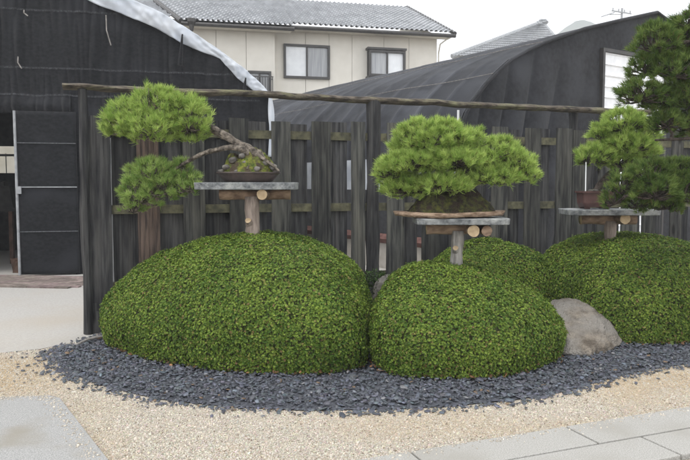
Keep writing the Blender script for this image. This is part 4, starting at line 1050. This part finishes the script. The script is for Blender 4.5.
# neighbour at top left: pale eave
nb_ = thing('house', 'pale neighbouring house showing only its cream eave, top left', 'house', (-11, 31, 0))
a_ = at(112, 5, 29.5); b_ = at(166, 5, 29.5); zt = a_.z
m_ = MB(); m_.box(((a_.x + b_.x) / 2 - 3, 29.4, zt + .12), (b_.x - a_.x + 6, .14, .28)); m_.box(((a_.x + b_.x) / 2 - 3, 29.75, zt - .06), (b_.x - a_.x + 6, .6, .06)); m_.box(((a_.x + b_.x) / 2 - 3, 30.05, zt - .2), (b_.x - a_.x + 5.7, .1, .22)); m_.build('eave', M['fascia'], nb_)
m_ = MB(); m_.box(((a_.x + b_.x) / 2 - 3.4, 33.2, (zt - .3) / 2), (b_.x - a_.x + 5.6, 6.0, zt - .3)); m_.build('wall', M['siding'], nb_)
roof_sheet((a_.x - 6, 29.35, zt + .28), (b_.x, 29.35, zt + .28), (b_.x, 33, zt + 1.9), (a_.x - 6, 33, zt + 1.9), 34, 12, nb_)

# far tiled hip roof behind the tunnel
YF = 44; fh = thing('house', 'far house whose silvery hipped roof rises above the net tunnel', 'house', at(520, 184, YF) * 1)
fh.location.z = 0; ORIG[fh.name] = Vector(fh.location)
ap = at(537, 24, YF + 3.4); ap2 = at(543, 24, YF + 3.6); l0 = at(452, 62, YF - .5); r0 = at(575, 55, YF + 1.0); l0.z = r0.z = (l0.z + r0.z) / 2
roof_sheet(l0, r0, ap2, ap, 40, 16, fh)
m_ = MB(); m_.tube([l0, ap], .16, 8); m_.tube([r0, ap2], .16, 8); m_.tube([ap, ap2], .2, 8); pebble(m_, ap2 + Vector((0, 0, .15)), .28); m_.build('ridge_tiles', M['steel'], fh)
bl = r0 + Vector((1.5, 8, 0)); bl2 = l0 + Vector((1.5, 8, 0)); m_ = MB(); m_.add([r0, bl, ap2], [(0, 1, 2)]); m_.add([bl, bl2, ap, ap2], [(0, 1, 2, 3)]); m_.add([bl2, l0, ap], [(0, 1, 2)]); m_.build('roof_back', M['rooftile'], fh)
m_ = MB(); cc_ = (l0 + r0) / 2 + Vector((.8, 4, 0)); m_.box((cc_.x, cc_.y, (l0.z - .1) / 2), ((r0 - l0).length - 1, 7, l0.z - .1)); m_.build('wall', M['wallrender'], fh)

# utility pole
YU = 75; p = at(622, 9, YU); up = thing('utility_pole', 'distant grey utility pole with a crossarm on the skyline', 'utility pole', (p.x, YU, 0))
m_ = MB(); m_.tube([(p.x, YU, 0), (p.x, YU, p.z + .1)], [.17, .11], 10); m_.build('pole', M['steel'], up)
m_ = MB(); c_ = at(621, 12.5, YU); m_.box((c_.x, YU - .15, c_.z), (2.2, .12, .12), .0, ry=rad(9)); m_.build('crossarm', M['steel'], up)
m_ = MB()
for i in range(4):
    x = c_.x - .95 + i * .63; z = c_.z - (x - c_.x) * math.tan(rad(9)); m_.lathe([(.05, .05), (.08, .12), (.05, .2), (.08, .26), (.03, .34)], (x, YU - .15, z), 8)
m_.build('insulator', M['steel'], up)
m_ = MB(); c2 = at(609, 15, YU); m_.box((c2.x - .2, YU - .2, c2.z), (1.5, .1, .1), ry=rad(-18)); m_.tube([(p.x, YU - .1, c2.z + .05), (c2.x, YU - .2, c2.z)], .04, 6); m_.build('bracket', M['steel'], up)

# far hill
hl = MB()
def f_(i, j):
    c_ = at(584, 184, 520); x = -260 + 520 * i; y = -200 + 400 * j; r = math.hypot(x / 1.0, y * 1.1)
    h_ = 58 * math.exp(-(r / 46) ** 3) + 76 * math.exp(-(r / 130) ** 2) - 10
    h_ += 5 * noise.noise(Vector((x * .03, y * .03, 1))) + 4 * noise.noise(Vector((x * .09, y * .09, 4)))
    return (c_.x + x * 1.0, 520 + y, max(h_, -2))
hl.grid(f_, 90, 60); hl.build('hill', M['hill'], smooth=True, kind='structure')

hz = MB(); hz.box((0, 370, 77), (1240, 900, 160)); hm_ = D.materials.new('haze_air'); hm_.use_nodes = True
hN = hm_.node_tree.nodes; hN.remove(hN['Principled BSDF']); pvol = hN.new('ShaderNodeVolumePrincipled')
pvol.inputs['Color'].default_value = (.92, .945, .98, 1); pvol.inputs['Density'].default_value = .002
hm_.node_tree.links.new(pvol.outputs[0], hN['Material Output'].inputs['Volume'])
hz.build('haze', hm_, kind='stuff')

# ------------------------------------------------------------------ sky and sun
W = D.worlds.new('World'); S.world = W; W.use_nodes = True
nt = W.node_tree; N = nt.nodes; L = nt.links; bg = N['Background']
sky = N.new('ShaderNodeTexSky'); sky.sky_type = 'NISHITA'; sky.sun_disc = False
EL, AZ = rad(62), rad(-140)
sky.sun_elevation = EL; sky.sun_rotation = AZ
tc = N.new('ShaderNodeTexCoord'); nz = N.new('ShaderNodeTexNoise'); nz.inputs['Scale'].default_value = 1.6; nz.inputs['Detail'].default_value = 5
L.new(tc.outputs['Generated'], nz.inputs['Vector'])
cr_ = N.new('ShaderNodeValToRGB'); L.new(nz.outputs['Fac'], cr_.inputs[0])
cr_.color_ramp.elements[0].position = .3; cr_.color_ramp.elements[1].position = .7
cr_.color_ramp.elements[0].color = (8.6, 8.7, 8.95, 1); cr_.color_ramp.elements[1].color = (9.6, 9.65, 9.75, 1)
mx = N.new('ShaderNodeMix'); mx.data_type = 'RGBA'; mx.inputs[0].default_value = .93
L.new(sky.outputs[0], mx.inputs[6]); L.new(cr_.outputs[0], mx.inputs[7]); L.new(mx.outputs[2], bg.inputs['Color'])
bg.inputs['Strength'].default_value = .145
sl = D.lights.new('sun', 'SUN'); sl.energy = 1.5; sl.angle = rad(18); sl.color = (1, .97, .92)
so = D.objects.new('sun', sl); COL.objects.link(so)
sd = Vector((math.sin(AZ) * math.cos(EL), math.cos(AZ) * math.cos(EL), math.sin(EL)))   # towards the sun
so.rotation_euler = (-sd).to_track_quat('-Z', 'Y').to_euler()

S.render.engine = 'CYCLES'
S.cycles.max_bounces = 6; S.cycles.transparent_max_bounces = 8
vs_ = S.view_settings; vs_.view_transform = 'Standard'; vs_.look = 'None'; vs_.exposure = .87; vs_.gamma = 1; vs_.use_curve_mapping = False
